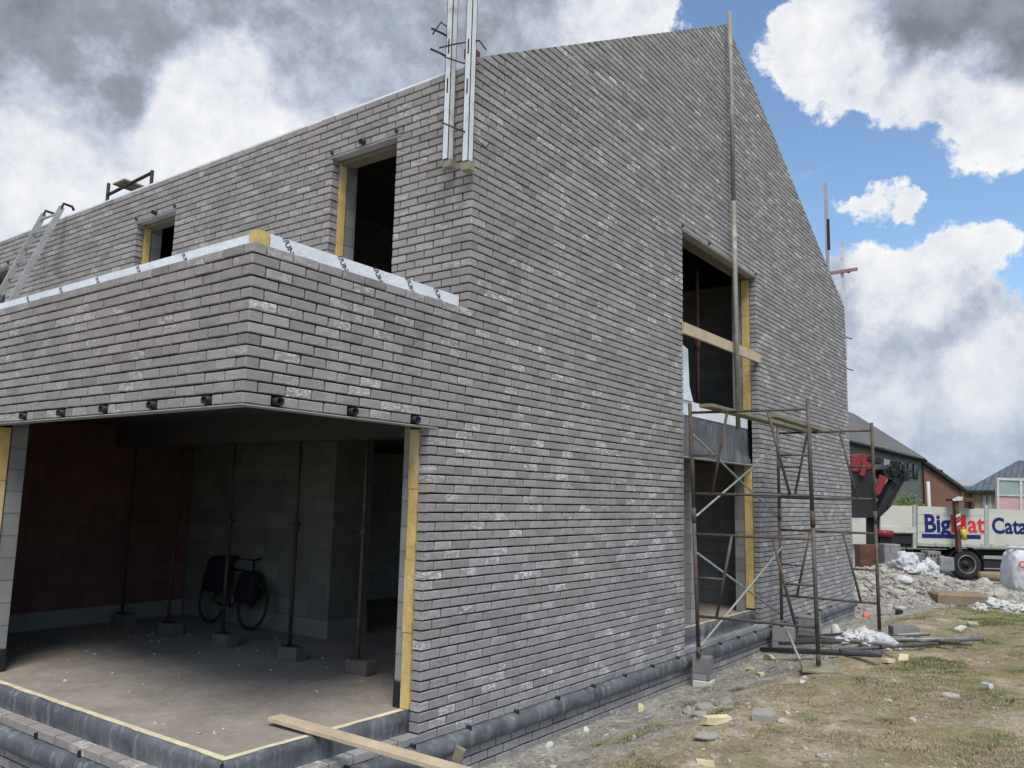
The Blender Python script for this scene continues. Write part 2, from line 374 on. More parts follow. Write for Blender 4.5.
def brickwall(name,T,flip,rows,parent,label,planes=(),skip_first=None,holes=(),vents=()):
    """rows: list of (course k, [(s0,s1),...]); T maps (s,z,depth) to the world"""
    mb=MB()
    for k,ivs in rows:
        z0,z1=k*H+.0062,(k+1)*H-.0062
        for a,b in ivs:
            # mortar bed behind the faces
            mp=[(a+.012,k*H-.0065),(b-.012,k*H-.0065),(b-.012,(k+1)*H-.012),(a+.012,(k+1)*H-.012)]
            for pl in planes: mp=clip(mp,(pl[0],pl[1],pl[2]-.012))
            if len(mp)>2:
                n=len(mp); vs=[T(p[0],p[1],.024) for p in mp]+[T(p[0],p[1],.09) for p in mp]
                fs=[tuple(range(n)),tuple(range(2*n-1,n-1,-1))]+[((i+1)%n,i,n+i,n+(i+1)%n) for i in range(n)]
                if flip: fs=[f[::-1] for f in fs]
                mb.add(vs,fs,1,(0.01,0,0))
            off=0 if k%2==0 else .5
            i0=math.floor(a/M_-off)-1; i=i0
            while (i+off)*M_<b:
                s0,s1=(i+off)*M_+.0066,(i+1+off)*M_-.0066; i+=1
                s0=max(s0,a); s1=min(s1,b)
                if s1-s0<.03: continue
                if skip_first is not None and skip_first(k,s0,s1,a): continue
                for (vk,vs0,vs1) in vents:
                    if vk==k and s0<vs1 and s1>vs0:
                        if s0<vs0: s1=min(s1,vs0-.002)
                        else: s0=max(s0,vs1+.002)
                if s1-s0<.02: continue
                poly=[(s0,z0),(s1,z0),(s1,z1),(s0,z1)]
                for pl in planes: poly=clip(poly,pl)
                if len(poly)>2: one_brick(mb,poly,T,flip)
    o=mb.build(name,[MAT['bricksunwarm' if flip else 'brick'],MAT['mortar']],parent); o['label']=label; return o
house=empty('brick_house',(7.5,4,-2.8),'unfinished grey brick house with steep gable and wide corner opening','house')
TG=lambda s,z,dp:(s,dp,z)
def TF(x0): return lambda s,z,dp:(x0+dp,s,z)
YL=12.1
# gable outline
def line(p,q):   # half plane below the rake
    a=-(q[1]-p[1]); b=(q[0]-p[0]); c=a*p[0]+b*p[1]
    L=math.hypot(a,b); return (a/L,b/L,c/L)
APEX=(8.34,6.86); XR=67.5*M_
planes=[line((2.2,3.38),APEX),line(APEX,(14.85,3.64))]
GW0,GW1,GWT=30*M_,42.5*M_,40       # gable window
rows=[]
for k in range(-31,91):
    s0=0 if k<14 else 10*M_
    if k<0: s0=8*M_
    xr=XR-(.0 if k%2 else .5*M_*0)
    iv=[(s0,xr)]
    if -31<=k<GWT: iv=[(s0,GW0),(GW1,xr)]
    rows.append((k,iv))
gv=[(0,u_*M_+.0,u_*M_+.085) for u_ in (1,4,7)]
def sk_g(k,s0,s1,a):    # corner bricks owned by the return wall
    return (k%2!=0) and ((0<=k<14 and s1<.115) or (k>=14 and s0<2.2+.02 and s1<2.2+.115))
brickwall('brick_wall',TG,False,rows,house,'grey brick gable wall with mottled whitish bricks',planes,sk_g,vents=gv)
# bay front band
bayrows=[(k,[(0,YL)]) for k in range(0,14)]+[(k,[(17*M_,YL)]) for k in range(-31,0)]
fv=[(0,1.5*M_+i*3*M_,1.5*M_+i*3*M_+.085) for i in range(12)]
def sk_f(k,s0,s1,a): return (k%2==0) and 0<=k<14 and s1<.115
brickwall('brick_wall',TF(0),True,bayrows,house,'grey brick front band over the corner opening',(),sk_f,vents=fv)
# upper front
UW=[(.955,8.5*M_),(21.5*M_,25.5*M_),(42.5*M_,46.5*M_)]
rows=[]
for k in range(12,44):
    iv=[]; s=0
    if k<38:
        for a,b in UW: iv.append((s,a)); s=b
    iv.append((s,13.2)); rows.append((k,iv))
def sk_u(k,s0,s1,a): return (k%2==0) and s1<.115 and k>=14
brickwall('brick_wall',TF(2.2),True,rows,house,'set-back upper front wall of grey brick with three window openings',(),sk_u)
# back end walls so that the house is closed
mb=MB(); mb.box(XR-.1,XR,.1,13.2,-2.9,3.6); mb.box(2.3,XR,13.1,13.2,-2.9,3.4); mb.box(0,2.2,12.0,12.1,-2.9,1.06)
mb.build('rear_wall',MAT['mortar'],house)
# plinth ledge course and plinth courses below the membrane roll
def sk_l(k,s0,s1,a): return False
brickwall('plinth',TG,False,[(-32,[(0,XR)])]+[(k,[(0,XR)]) for k in range(-40,-33)],house,'brick plinth below the membrane on the gable side')
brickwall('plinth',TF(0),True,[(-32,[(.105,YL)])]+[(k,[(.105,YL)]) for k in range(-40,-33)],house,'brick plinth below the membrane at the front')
# damp membrane roll squeezed out between the courses
def rollmesh(T,L,flip):
    mb=MB(); n=9; steps=int(L/.045); zt,zb=-31.95*H,-34.05*H
    for i in range(steps+1):
        s=L*i/steps
        w=.062+.012*noise.noise(Vector((s*1.7,flip*5,0)))+.004*noise.noise(Vector((s*9,flip*5,2)))
        lump=abs(((s/(3*M_))%1)-.5)<.035
        for j in range(n+1):
            t=math.pi*j/n; z=(zt+zb)/2+(zt-zb)/2*math.cos(t); o=-w*math.sin(t)**.75*(1+.12*noise.noise(Vector((s*4,j*.8,4))))-.004
            mb.v.append(T(s,z,o if 0<j<n else .03))
    for i in range(steps):
        for j in range(n):
            a=i*(n+1)+j; f=[a,a+1,a+n+2,a+n+1]; mb.f.append(f if not flip else f[::-1]); mb.m.append(0); mb.c.append((0,0,0))
    return mb
o=rollmesh(TG,XR,0).build('membrane_roll',MAT['roll'],house,True); o['label']='blue-black damp membrane bulging along the gable foot'
o=rollmesh(TF(0),YL,1).build('membrane_roll',MAT['roll'],house,True); o['label']='blue-black damp membrane bulging along the front foot'
# membrane behind the ledge, inside both openings (draped sheet)
def drape(name,T,s0,s1,flip,zt=-2.2,lip=.14):
    mb=MB(); st=int((s1-s0)/.06)+1; prof=[(lip,0),(lip-.012,.012),(.112,-.004),(.098,-.035),(.10,-.075),(.104,-.12),(.112,-.17),(.09,-.20)]
    for i in range(st+1):
        s=s0+(s1-s0)*i/st
        for j,(o_,dz) in enumerate(prof):
            a=.012*noise.noise(Vector((s*3.1,j*.6,7)))+.006*noise.noise(Vector((s*11,j,3)))
            mb.v.append(T(s,zt+dz+(a*.5 if j else 0),o_+a*(1 if j>1 else .3)))
    n=len(prof)
    for i in range(st):
        for j in range(n-1):
            a=i*n+j; f=[a,a+1,a+n+1,a+n]; mb.f.append(f[::-1] if flip else f); mb.m.append(0); mb.c.append((0,0,0))
    return mb.build(name,MAT['roll'],house,True)
drape('sill_membrane',TG,.12,8*M_+.02,True); drape('sill_membrane',TF(0),.12,17*M_,False); drape('sill_membrane',TG,GW0-.02,GW1+.02,True,-2.16)
# weep vents: small black tubes in the bottom course, and black clips over the roll
vb=[]
def vent(c,ax,r=.026,l=.035,flat=False,lbl=None):
    mb=MB(); c=Vector(c); n=Vector((0,-1,0)) if ax=='g' else Vector((-1,0,0)); s=Vector((1,0,0)) if ax=='g' else Vector((0,1,0))
    w,h=(.032,.025) if not flat else (.010,.022)
    k=14; a=[]; b=[]; ci=[]; cb=[]
    for i in range(k):
        t=2*math.pi*i/k; X=math.copysign(abs(math.cos(t))**.6,math.cos(t)); Z=math.copysign(abs(math.sin(t))**.6,math.sin(t))
        a.append(c+s*(X*w)+Vector((0,0,Z*h))-n*.03); b.append(c+s*(X*w)+Vector((0,0,Z*h))+n*l)
        ci.append(c+s*(X*w*.78)+Vector((0,0,Z*h*.74))+n*l); cb.append(c+s*(X*w*.78)+Vector((0,0,Z*h*.74))-n*.02)
    vs=a+b+ci+cb; fs=[]
    for q in range(3):
        for i in range(k): fs.append((q*k+i,q*k+(i+1)%k,(q+1)*k+(i+1)%k,(q+1)*k+i))
    fs.append(tuple(3*k+i for i in range(k)))
    mb.add(vs,fs); return mb.build('weep_vent',MAT['black'],house,True)
for (k,a,b) in gv: vent(((a+b)/2,0,.5*H),'g')
for (k,a,b) in fv: vent((0,(a+b)/2,.5*H),'f')
for x in (6.57,7.47,8.42,9.33): vent((x,0,40.5*H),'g',flat=True,l=.03)
for a,b in UW:
    vent((2.2,a,38.5*H),'f',flat=True,l=.03); vent((2.2,(a+b)/2,38.5*H),'f',l=.05); vent((2.2,b,38.5*H),'f',flat=True,l=.03)
for i in range(20):
    x=(1.6+3*i)*M_+2.0*0; x=(10.65+3.02*(i-3))*M_
    if x>14.6: break
    if x>.2: vent((x,0,-31.9*H),'g',flat=True,l=.045)
for i in range(7): vent((0,(1.2+3*i)*M_,-31.6*H),'f',flat=True,l=.02)
# lintel angles
mb=MB(); mb.box(-.012,8.35*M_,-.012,.10,-.010,-.003); mb.build('lintel_angle',MAT['lintel'],house)
mb=MB(); mb.box(-.012,.10,.10,17.4*M_,-.010,-.003); mb.build('lintel_angle',MAT['lintel'],house)
mb=MB(); mb.box(GW0-.05,GW1+.05,-.006,.12,40*H-.016,40*H-.008); mb.build('lintel_angle',MAT['lintel'],house)
for a,b in UW: mb=MB(); mb.box(2.194,2.3,a-.05,b+.05,38*H-.016,38*H-.008); mb.build('lintel_angle',MAT['lintel'],house)

# insulation: jamb faces, sill strips, parapet upstand
def part(name,m,boxes,label=None,bev=0):
    mb=MB()
    for b in boxes: mb.box(*b)
    o=mb.build(name,m,house,bev=bev)
    if label: o['label']=label
    return o
J=8*M_
for i,(z0,z1) in enumerate(((-2.19,-1.62),(-1.617,-1.06),(-1.057,-.5),(-.497,-.02))):
    e=.004*(i%2)
    part('insulation_board',MAT['pir'],[(J-.004-e,J+.3,.112,.203+e,z0,z1)])
    part('insulation_board',MAT['pir'],[(.112,.203,17*M_-.004,17*M_+.4,z0,z1)])
for z0,z1 in ((-2.13,-1.5),(-1.497,-.7),(-.697,.06)): part('insulation_board',MAT['pir'],[(GW1-.004,GW1+.3,.112,.235,z0,z1)])
for z0,z1 in ((.82,1.6),(1.603,2.4),(2.403,3.0)): part('insulation_board',MAT['pir'],[(GW1-.004,GW1+.3,.112,.235,z0,z1)])
for a,b in UW:
    for z0,z1 in ((1.15,2.0),(2.003,2.86)): part('insulation_board',MAT['pir'],[(2.312,2.40,b-.004,b+.3,z0,z1)])
    part('insulation_board',MAT['pir'],[(2.312,2.40,a-.3,a+.004,1.15,2.86)])
    part('soffit_board',MAT['formwood'],[(2.312,2.46,a,b-.006,2.83,2.868)])
part('insulation_board',MAT['pir'],[(GW0-.3,GW0+.004,.112,.21,-2.13,3.0)])
part('insulation_strip',MAT['pirtop'],[(.142,.20,.2,17*M_,-2.3,-2.198)]); part('insulation_strip',MAT['pirtop'],[(.142,J,.142,.2,-2.3,-2.196)])
part('insulation_strip',MAT['pirtop'],[(GW0,GW1,.142,.2,-2.3,-2.158)])
# parapet upstand in white foil with print
part('foil_upstand',MAT['foil'],[(.105,.20,.205,YL,.8,1.165)],'white foil faced board standing above the front parapet')
part('foil_upstand',MAT['foil'],[(.205,2.19,.105,.20,.8,1.18)],'white foil faced board standing above the side parapet')
part('insulation_board',MAT['pir'],[(.102,.192,.102,.192,.85,1.185)],'yellow insulation corner showing between the white foils')
part('foil_cap',MAT['foil'],[(2.215,2.33,.02,13.2,44*H-.004,44*H+.022)])
part('foil_upstand',MAT['foil'],[(.20,2.2,.30,YL,.86,.9)],'bright flat bay roof sheet')
def lettering(txt,size,loc,rotm,mat,parent,name='printed_text',off=0,ext=.001,sx=1,shear=0):
    cu=bpy.data.curves.new(name,'FONT'); cu.body=txt; cu.size=size; cu.offset=off; cu.extrude=ext; cu.resolution_u=3; cu.shear=shear
    t=bpy.data.objects.new('t',cu); C.objects.link(t); bpy.context.view_layer.update()
    me=bpy.data.meshes.new_from_object(t.evaluated_get(bpy.context.evaluated_depsgraph_get())); bpy.data.objects.remove(t)
    me.transform(Matrix.Translation(loc)@rotm.to_4x4()@Matrix.Diagonal((sx,1,1,1))); me.materials.clear(); me.materials.append(mat)
    o=bpy.data.objects.new(name,me); C.objects.link(o); par(o,parent); return o
foils=[o for o in house.children if o.name.startswith('foil_upstand')]
RG=Matrix(((1,0,0),(0,0,-1),(0,1,0)))          # text facing -y
RFm=Matrix(((0,0,-1),(-1,0,0),(0,1,0)))        # text facing -x
for i,x in enumerate((.30,.80,1.16,1.52,1.86)):
    R=RG@Matrix.Rotation(-.95,3,'Z'); lettering('//UNILIN',.062,Vector((x,.1035,1.175)),R,MAT['ink'],foils[1],off=.001)
for i in range(9):
    R=RFm@Matrix.Rotation(-.9,3,'Z'); lettering('//UNILIN',.05,Vector((.1035,1.0+i*.62,1.15)),R,MAT['ink'],foils[0])

# inner leaf, slabs, partitions, roof
part('block_wall',MAT['block'],[(J+.012,GW0-.01,.22,.285,-2.3,.25),(2.42,GW0-.01,.22,.36,.25,3.2),(GW1+.012,XR-.1,.245,.40,-2.3,3.2),(GW0-.01,GW1+.012,.22,.36,3.06,3.35)],'grey concrete block inner leaf of the gable')
part('block_wall',MAT['block'],[(.22,.36,17*M_+.012,YL-.1,-2.3,.25)],'grey concrete block inner leaf at the front')
mb=MB(); mb.prism([(2.45,.22,3.0),(XR-.15,.22,3.2),(XR-.15,.22,3.5),(APEX[0],.22,APEX[1]-.15),(2.45,.22,3.4)],(0,.14,0)); mb.build('block_wall',MAT['block'],house)
bx=[]; s=.3
for a,b in UW: bx.append((2.42,2.56,s,a-.012,.6,3.3)); bx.append((2.42,2.56,a-.012,b+.012,2.9,3.3)); s=b+.012
bx.append((2.42,2.56,s,13.1,.6,3.3))
part('block_wall',MAT['block'],bx,'grey concrete block inner leaf of the upper front')
part('jamb_membrane',MAT['black'],[(J+.006,J+.2,.215,.29,-2.2,-2.0)]); part('jamb_membrane',MAT['black'],[(.215,.365,17*M_+.006,17*M_+.2,-2.2,-2.0)])
part('floor_slab',MAT['screed'],[(.2,XR-.15,.2,13,-2.35,-2.2)])
part('foundation_wall',MAT['conc'],[(.105,.2,.105,12,-3.1,-2.36),(.2,XR-.11,.105,.2,-3.1,-2.36)])
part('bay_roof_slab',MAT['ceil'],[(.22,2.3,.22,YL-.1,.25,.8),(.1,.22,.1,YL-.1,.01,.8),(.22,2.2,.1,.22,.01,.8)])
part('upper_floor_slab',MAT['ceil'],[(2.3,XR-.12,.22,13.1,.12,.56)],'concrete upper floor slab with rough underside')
part('concrete_beam',MAT['conc'],[(2.3,2.56,.36,5.84,-.02,.118)],'concrete beam over the line of props')
part('partition_wall',MAT['redwall'],[(.36,3.42,5.86,6.0,-2.0,.25)],'red clay block partition wall')
part('partition_wall',MAT['base'],[(.36,3.42,5.845,6.0,-2.2,-2.0)],'pale bottom course under the red partition')
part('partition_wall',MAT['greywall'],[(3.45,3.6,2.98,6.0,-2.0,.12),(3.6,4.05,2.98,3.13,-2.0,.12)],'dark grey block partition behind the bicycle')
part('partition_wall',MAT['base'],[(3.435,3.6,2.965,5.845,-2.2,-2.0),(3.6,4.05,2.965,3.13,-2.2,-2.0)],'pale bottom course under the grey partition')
part('partition_wall',MAT['upwall'],[(7.6,7.75,.36,2.9,-2.2,.12),(4.5,10.2,5.2,5.35,-2.2,.12),(7.6,7.75,3.9,5.2,-2.2,.12)],'dark inner partition deep in the ground floor')
part('partition_wall',MAT['upwall'],[(2.56,XR-.15,3.9,4.04,.56,3.3),(5.3,5.45,.36,3.9,.56,3.3),(10.6,10.75,.36,3.9,.56,3.3)],'upstairs inner partition')
part('partition_wall',MAT['upwall'],[(10.2,10.35,.36,5.2,-2.2,.12)],'grey partition behind the gable window')
mb=MB()
mb.prism([(2.34,.12,3.34),(APEX[0],.12,APEX[1]-.04),(APEX[0],.12,APEX[1]-.2),(2.34,.12,3.22)],(0,13.05,0)); mb.prism([(APEX[0],.12,APEX[1]-.04),(14.84,.12,3.60),(14.84,.12,3.44),(APEX[0],.12,APEX[1]-.2)],(0,13.05,0))
mb.build('roof',MAT['darkroof'],house)  # unseen roof slab, added to keep the interior dark
mb=MB(); mb.prism([(2.2,13.16,3.3),(14.85,13.16,3.3),(APEX[0],13.16,APEX[1])],(0,.03,0)); mb.build('rear_gable',MAT['mortar'],house)
# spandrel inside the gable window: dark sheet over the slab edge, white strip above
mb=MB(); st=46
for i in range(st+1):
    s=GW0+.003+(GW1-GW0-.006)*i/st
    for j in range(8):
        z=.60-.56*j/7; a=.020*noise.noise(Vector((s*5,z*1.2,3)))+.012*noise.noise(Vector((s*14,z*3,9)))
        mb.v.append((s,.175-a-(.05 if j>=6 else 0)*(.5+.5*math.sin(s*7)),z))
for i in range(st):
    for j in range(7): a=i*8+j; mb.f.append([a,a+1,a+9,a+8]); mb.m.append(0); mb.c.append((0,0,0))
o=mb.build('spandrel_membrane',MAT['roll'],house,True); o['label']='dark membrane sheet over the floor slab edge in the gable window'
part('spandrel_board',MAT['foil'],[(GW0+.003,GW1-.003,.165,.26,.605,.80)],'white strip above the dark sheet in the gable window')
mb=MB(); mb.prism([(GW0+.003,.14,.80),(GW0+.62,.14,.80),(GW0+.50,.14,1.0),(GW0+.46,.14,1.5),(GW0+.003,.14,1.6)],(0,.012,0)); o=mb.build('spandrel_board',MAT['foil'],house); o['label']='torn white foil strip at the left edge of the gable window'
part('lintel_angle',MAT['lintel'],[(GW0+.003,GW1+.0,.10,.26,.03,.042)])
part('soffit_board',MAT['formwood'],[(GW0,GW1,.12,.22,3.005,3.012)])
# ------------------------------------------------------------------ props with blocks, bicycle
def prop(x,y,ztop,lbl,rust=False,lean=(0,0)):
    zb=-2.2
    b=MB(); b.obox((x+.02,y-.03,zb+.065),(.14,.27,.13),Matrix.Rotation(random.uniform(-.15,.15),3,'Z'),bev=.008)
    bo=b.build('concrete_block',MAT['propblock']); tag(bo,lbl[1],'block','concrete blocks under the props')
    e=empty('steel_prop',(x,y,zb+.13),lbl[0],'prop','steel props in the ground floor room')
    z0=zb+.13; lx,ly=lean
    m=MAT['rust'] if rust else MAT['propsteel']
    q=MB(); q.box(x-.06,x+.06,y-.06,y+.06,z0,z0+.008); q.build('base_plate',m,e)
    q=MB(); q.tube((x,y,z0+.008),(x+lx*.6,y+ly*.6,z0+1.25),.020,12); q.build('outer_tube',m,e,True)
    q=MB(); q.tube((x+lx*.6,y+ly*.6,z0+1.2),(x+lx,y+ly,ztop-.008),.015,12); q.build('inner_tube',m,e,True)
    q=MB(); q.tube((x+lx*.58,y+ly*.58,z0+1.14),(x+lx*.6,y+ly*.6,z0+1.23),.03,12); q.tube((x-.07+lx*.6,y+ly*.6,z0+1.2),(x+.07+lx*.6,y+ly*.6,z0+1.2),.008,8); q.build('collar_nut',m,e,True)
    q=MB(); q.box(x+lx-.06,x+lx+.06,y+ly-.06,y+ly+.06,ztop-.008,ztop-.001); q.build('head_plate',m,e)
ORD=['farthest prop, beside the red partition wall','second prop from the red wall','prop standing in front of the bicycle','fourth prop, right of the bicycle','rusty prop nearest the yellow insulated jamb']
ORDB=['concrete block under the prop nearest the red wall','concrete block under the second prop from the red wall','concrete block under the prop in front of the bicycle','concrete block under the prop right of the bicycle','concrete block under the rusty prop near the jamb']
for i,y in enumerate((5.55,4.54,3.49,2.37,1.39)):
    prop(2.42,y,-.02,(ORD[i],ORDB[i]),rust=(i==4),lean=(0,0))
prop_u=empty('steel_prop',(8.45,.60,.56),'thin red steel prop standing upstairs in the gable window','prop')
q=MB(); q.tube((8.45,.60,.57),(8.45,.60,3.0),.024,12); q.build('outer_tube',MAT['redbrown'],prop_u,True); q=MB(); q.box(8.38,8.52,.53,.67,.561,.57); q.build('base_plate',MAT['redbrown'],prop_u)
q=MB(); q.tube((8.45,.60,1.75),(8.45,.60,1.92),.045,12); q.build('collar_nut',MAT['redbrown'],prop_u,True)
# bicycle leaning against grey partition
def bicycle():
    y0,y1=5.02,4.00; x=3.20; zb=-2.2; R=.335
    e=empty('bicycle',(x,4.5,zb),'bicycle with dark cover and bags leaning at the grey wall','bicycle')
    T=lambda a,z,o=0:Vector((x+.14*(z-zb)/.9+o,a,z))
    for yy in (y0,y1):
        q=MB(); n=30; q.path([T(yy+R*math.cos(2*math.pi*i/n),zb+R+.012+R*math.sin(2*math.pi*i/n)) for i in range(n)],.018,7,closed=True); w=q.build('wheel',MAT['rubber'],e,True)
        q=MB(); q.path([T(yy+(R-.028)*math.cos(2*math.pi*i/n),zb+R+.012+(R-.028)*math.sin(2*math.pi*i/n)) for i in range(n)],.009,5,closed=True); q.build('rim',MAT['chassis'],w,True)
        q=MB()
        for i in range(14):
            t=2*math.pi*i/14; q.tube(T(yy,zb+R+.012,.01*(-1)**i),T(yy+(R-.03)*math.cos(t),zb+R+.012+(R-.03)*math.sin(t)),.0016,4)
        q.build('spokes',MAT['chassis'],w)
        q=MB(); q.path([T(yy+(R+.035)*math.cos(t),zb+R+.012+(R+.035)*math.sin(t)) for t in [math.radians(10+i*14) for i in range(12)]],.016,5); q.build('mudguard',MAT['black'],e,True)
    q=MB(); h=zb+R
    P={k:T(*v) for k,v in dict(r=(y0,h),bb=(y0-.45,h-.06),s=(y0-.30,h+.52),s2=(y0-.27,h+.66),hd=(y1+.13,h+.50),hb=(y1+.10,h+.36),f=(y1,h),st=(y1+.17,h+.68)).items()}
    for a,b in (('r','bb'),('bb','s2'),('s','hd'),('bb','hb'),('r','s'),('hb','st'),('hb','f')): q.tube(P[a],P[b],.016,8)
    q.build('frame',MAT['black'],e,True)
    q=MB(); c=P['st']; q.path([c+Vector((-.28,.14,.0)),c+Vector((-.2,.02,.03)),c,c+Vector((.2,.02,.03)),c+Vector((.26,.14,0))],.013,7); q.build('handlebar',MAT['black'],e,True)
    q=MB(); q.rock(P['s2']+Vector((0,-.02,.03)),.12,squash=.4,sub=2,rough=.03); q.build('saddle',MAT['black'],e,True)
    q=MB(); q.tube(P['bb']+Vector((-.09,0,0)),P['bb']+Vector((.09,0,0)),.014,8); q.tube(P['bb']+Vector((-.09,0,0)),P['bb']+Vector((-.09,-.05,-.16)),.01,6); q.tube(P['bb']+Vector((.09,0,0)),P['bb']+Vector((.09,.05,.16)),.01,6); q.build('crank',MAT['alu'],e,True)
    # pannier bags hung over the rear and front racks
    for (cy,cz,w,hh,nm) in ((y0+.0,h+.42,.40,.46,'pannier'),(y1+.18,h+.28,.34,.40,'pannier')):
        q=MB(); vs,fs=ICO[3]; out=[]
        for v in vs:
            a,b,c_=[math.copysign(abs(t)**.55,t) for t in v]
            k=1+.10*noise.noise(Vector(v)*2.2)
            out.append(T(cy+b*w*.62*k*(1-.18*c_),cz+c_*hh*.62*k,a*.13*k))
        q.add(out,fs); q.build(nm,MAT['navycloth'],e,True)
    e.scale=(.8,.8,.8)
bicycle()

# ------------------------------------------------------------------ posts, ladder, boards on the house
def profile_post(x,y,z0,z1,lbl,dx=0,dy=0,w=.07,brick=True,grp='white bricklaying profiles at the corner'):
    e=empty('profile_post',(x,y,z0),lbl,'post',grp)
    p=lambda t:(x+dx*t,y+dy*t)
    q=MB()
    (xa,ya),(xb,yb)=p(0),p(1)
    for (o1,o2,o3,o4) in ((-w/2,-w/2+.006,-w/2,w/2),(-w/2,w/2,-w/2,-w/2+.006),(-w/2,w/2,w/2-.006,w/2),(w/2-.006,w/2,-w/2,-w/2+.02),(w/2-.006,w/2,w/2-.02,w/2)):
        lo=[(xa+o1,ya+o3),(xa+o2,ya+o3),(xa+o2,ya+o4),(xa+o1,ya+o4)]; hi=[(xb+o1,yb+o3),(xb+o2,yb+o3),(xb+o2,yb+o4),(xb+o1,yb+o4)]
        q.add([(a,b,z0) for a,b in lo]+[(a,b,z1) for a,b in hi],[(3,2,1,0),(4,5,6,7),(0,1,5,4),(1,2,6,5),(2,3,7,6),(3,0,4,7)])
    q.build('steel_channel',MAT['white'],e)
    q=MB()
    for zz in (z0+.62,z0+1.0,): q.box(x-w/2-.003,x-w/2+.001,y-.008,y+.006,zz,zz+.14)
    q.build('slot',MAT['black'],e)
    return e
def clampbar(e,pts,r=.007,mat='black'):
    q=MB(); q.path(pts,r,6); q.build('clamp',MAT[mat],e,True)
e1=profile_post(2.10,.215,2.42,5.2,'left white channel post standing before the upper front corner')
e2=profile_post(2.12,.0,2.36,5.2,'right white channel post at the very corner of the gable')
for zz in (3.42,3.62): clampbar(e1,[(1.98,.36,zz+.05),(2.04,.30,zz+.02),(2.1,.24,zz-.02)],r=.01)
clampbar(e1,[(2.14,.30,zz+.12),(2.04,.30,zz+.12),(2.0,.36,zz+.0)])
clampbar(e2,[(1.95,.23,3.42),(2.05,.10,3.47),(2.16,-.06,3.5),(2.3,-.03,3.49)]); clampbar(e2,[(1.97,.18,3.33),(2.08,.05,3.28),(2.2,-.03,3.3)],mat='redbrown')
clampbar(e2,[(1.92,.14,2.68),(2.05,.03,2.63),(2.14,-.02,2.62)]); clampbar(e2,[(2.2,-.02,2.6),(2.34,-.035,2.56),(2.36,-.05,2.62),(2.44,-.04,2.63)],r=.005)
q=MB(); q.obox((2.12,.205,2.38),(.085,.09,.07),bev=.004); q.build('foot_block',MAT['weathered'],e1)
q=MB(); q.obox((2.13,.0,2.31),(.085,.09,.07),bev=.004); q.build('foot_block',MAT['weathered'],e2)
q=MB(); q.obox((2.2,.05,3.41),(.12,.09,.1),bev=.004); tag(q.build('brick_piece',MAT['redbrown']),'reddish brick piece on the wall top between the white posts','brick')
# right rear posts
e3=empty('profile_post',(14.95,.33,3.2),'tall thin grey post rising behind the right rake','post','posts at the far eave')
q=MB(); q.obox((14.92,.34,5.0),(.075,.06,3.1),bev=.004); q.build('steel_channel',MAT['alu'],e3); q=MB(); q.obox((14.90,.30,5.35),(.05,.05,.7)); q.build('clamp',MAT['chassis'],e3)
e4=empty('profile_post',(14.93,-.03,2.6),'shorter pale post at the right eave corner','post','posts at the far eave')
q=MB(); q.obox((14.95,.045,3.85),(.085,.06,2.6),bev=.004); q.build('steel_channel',MAT['white'],e4); 
for z in (4.45,3.0,2.32): clampbar(e4,[(14.9,.06,z+.06),(14.9,-.03,z),(14.9,-.12,z-.03)],r=.012)
q=MB(); q.obox((14.88,.02,4.47),(.05,.60,.065),Matrix.Rotation(-.02,3,'X')); tag(q.build('cross_board',MAT['pinkbar']),'faded red crossboard tied to the pale eave post','board')
# green pole along the gable
q=MB(); a,b=Vector((8.15,-.10,6.92)),Vector((8.24,-.10,.50)); q.tube(a,a+(b-a)*.48,.033,12); q.tube(a+(b-a)*.47,b,.035,12)
o=tag(q.build('long_pole',MAT['greenpole'],smooth=True),'long pale green pole leaning up the gable to the apex','pole')
q=MB(); q.obox((7.98,-.025,1.70),(2.86,.035,.15),Matrix.Rotation(-.01,3,'Y'),bev=.003); tag(q.build('form_board',MAT['wood']),'wooden board fixed across the upper gable window','board')
# ladder leaning against the upper front
def ladder():
    e=empty('ladder',(1.4,7.9,.9),'aluminium ladder leaning on the upper front from the bay roof','ladder')
    b0,b1=Vector((1.25,7.05,.92)),Vector((1.25,6.65,.92)); t0,t1=Vector((2.12,8.25,3.46)),Vector((2.12,7.85,3.46))
    t0,t1=Vector((2.11,8.1,3.44)),Vector((2.11,7.55,3.44)); b0,b1=Vector((1.05,7.55,.92)),Vector((1.05,7.0,.92))
    for p,qq in ((b0,t0),(b1,t1)):
        q=MB(); dd=(qq-p).normalized(); s=Vector((0,1,0)); n=dd.cross(s).normalized(); s=n.cross(dd)
        R=Matrix((s,n,dd)).transposed(); q.obox((p+qq)/2,(.035,.075,(qq-p).length),R,bev=.004); q.build('rail',MAT['alu'],e)
        q=MB(); q.path([qq-dd*.05,qq+Vector((.02,0,.06)),qq+Vector((.14,0,.05)),qq+Vector((.17,0,.0))],.02,8); q.build('hook',MAT['chassis'],e,True)
    for i in range(10):
        t=.04+i*.102; q=MB(); q.tube(b0.lerp(t0,t),b1.lerp(t1,t),.016,8); q.build('rung',MAT['alu'],e,True)
ladder()
# trestle and boards on the roof edge
e=empty('guard_frame',(2.6,6.7,3.5),'dark steel trestle frame sticking up over the front roof edge','trestle')
for nm,p,qq in (('post',(2.6,7.26,3.3),(2.6,7.26,3.9)),('post',(2.6,6.08,3.3),(2.6,6.08,3.83)),('rail',(2.6,7.26,3.72),(2.6,6.08,3.80))):
    q=MB(); q.tube(p,qq,.024,10); q.build(nm,MAT['chassis'],e,True)
for i in range(2):
    q=MB(); q.obox((2.98,6.98-i*.17,3.82),(.85,.15,.03),Matrix.Rotation(.03,3,'Y'),bev=.003)
    tag(q.build('scaffold_board',MAT['weathered']),('left grey board','right grey board')[i]+' of the pair lying over the roof trestle','board','boards over the roof trestle')

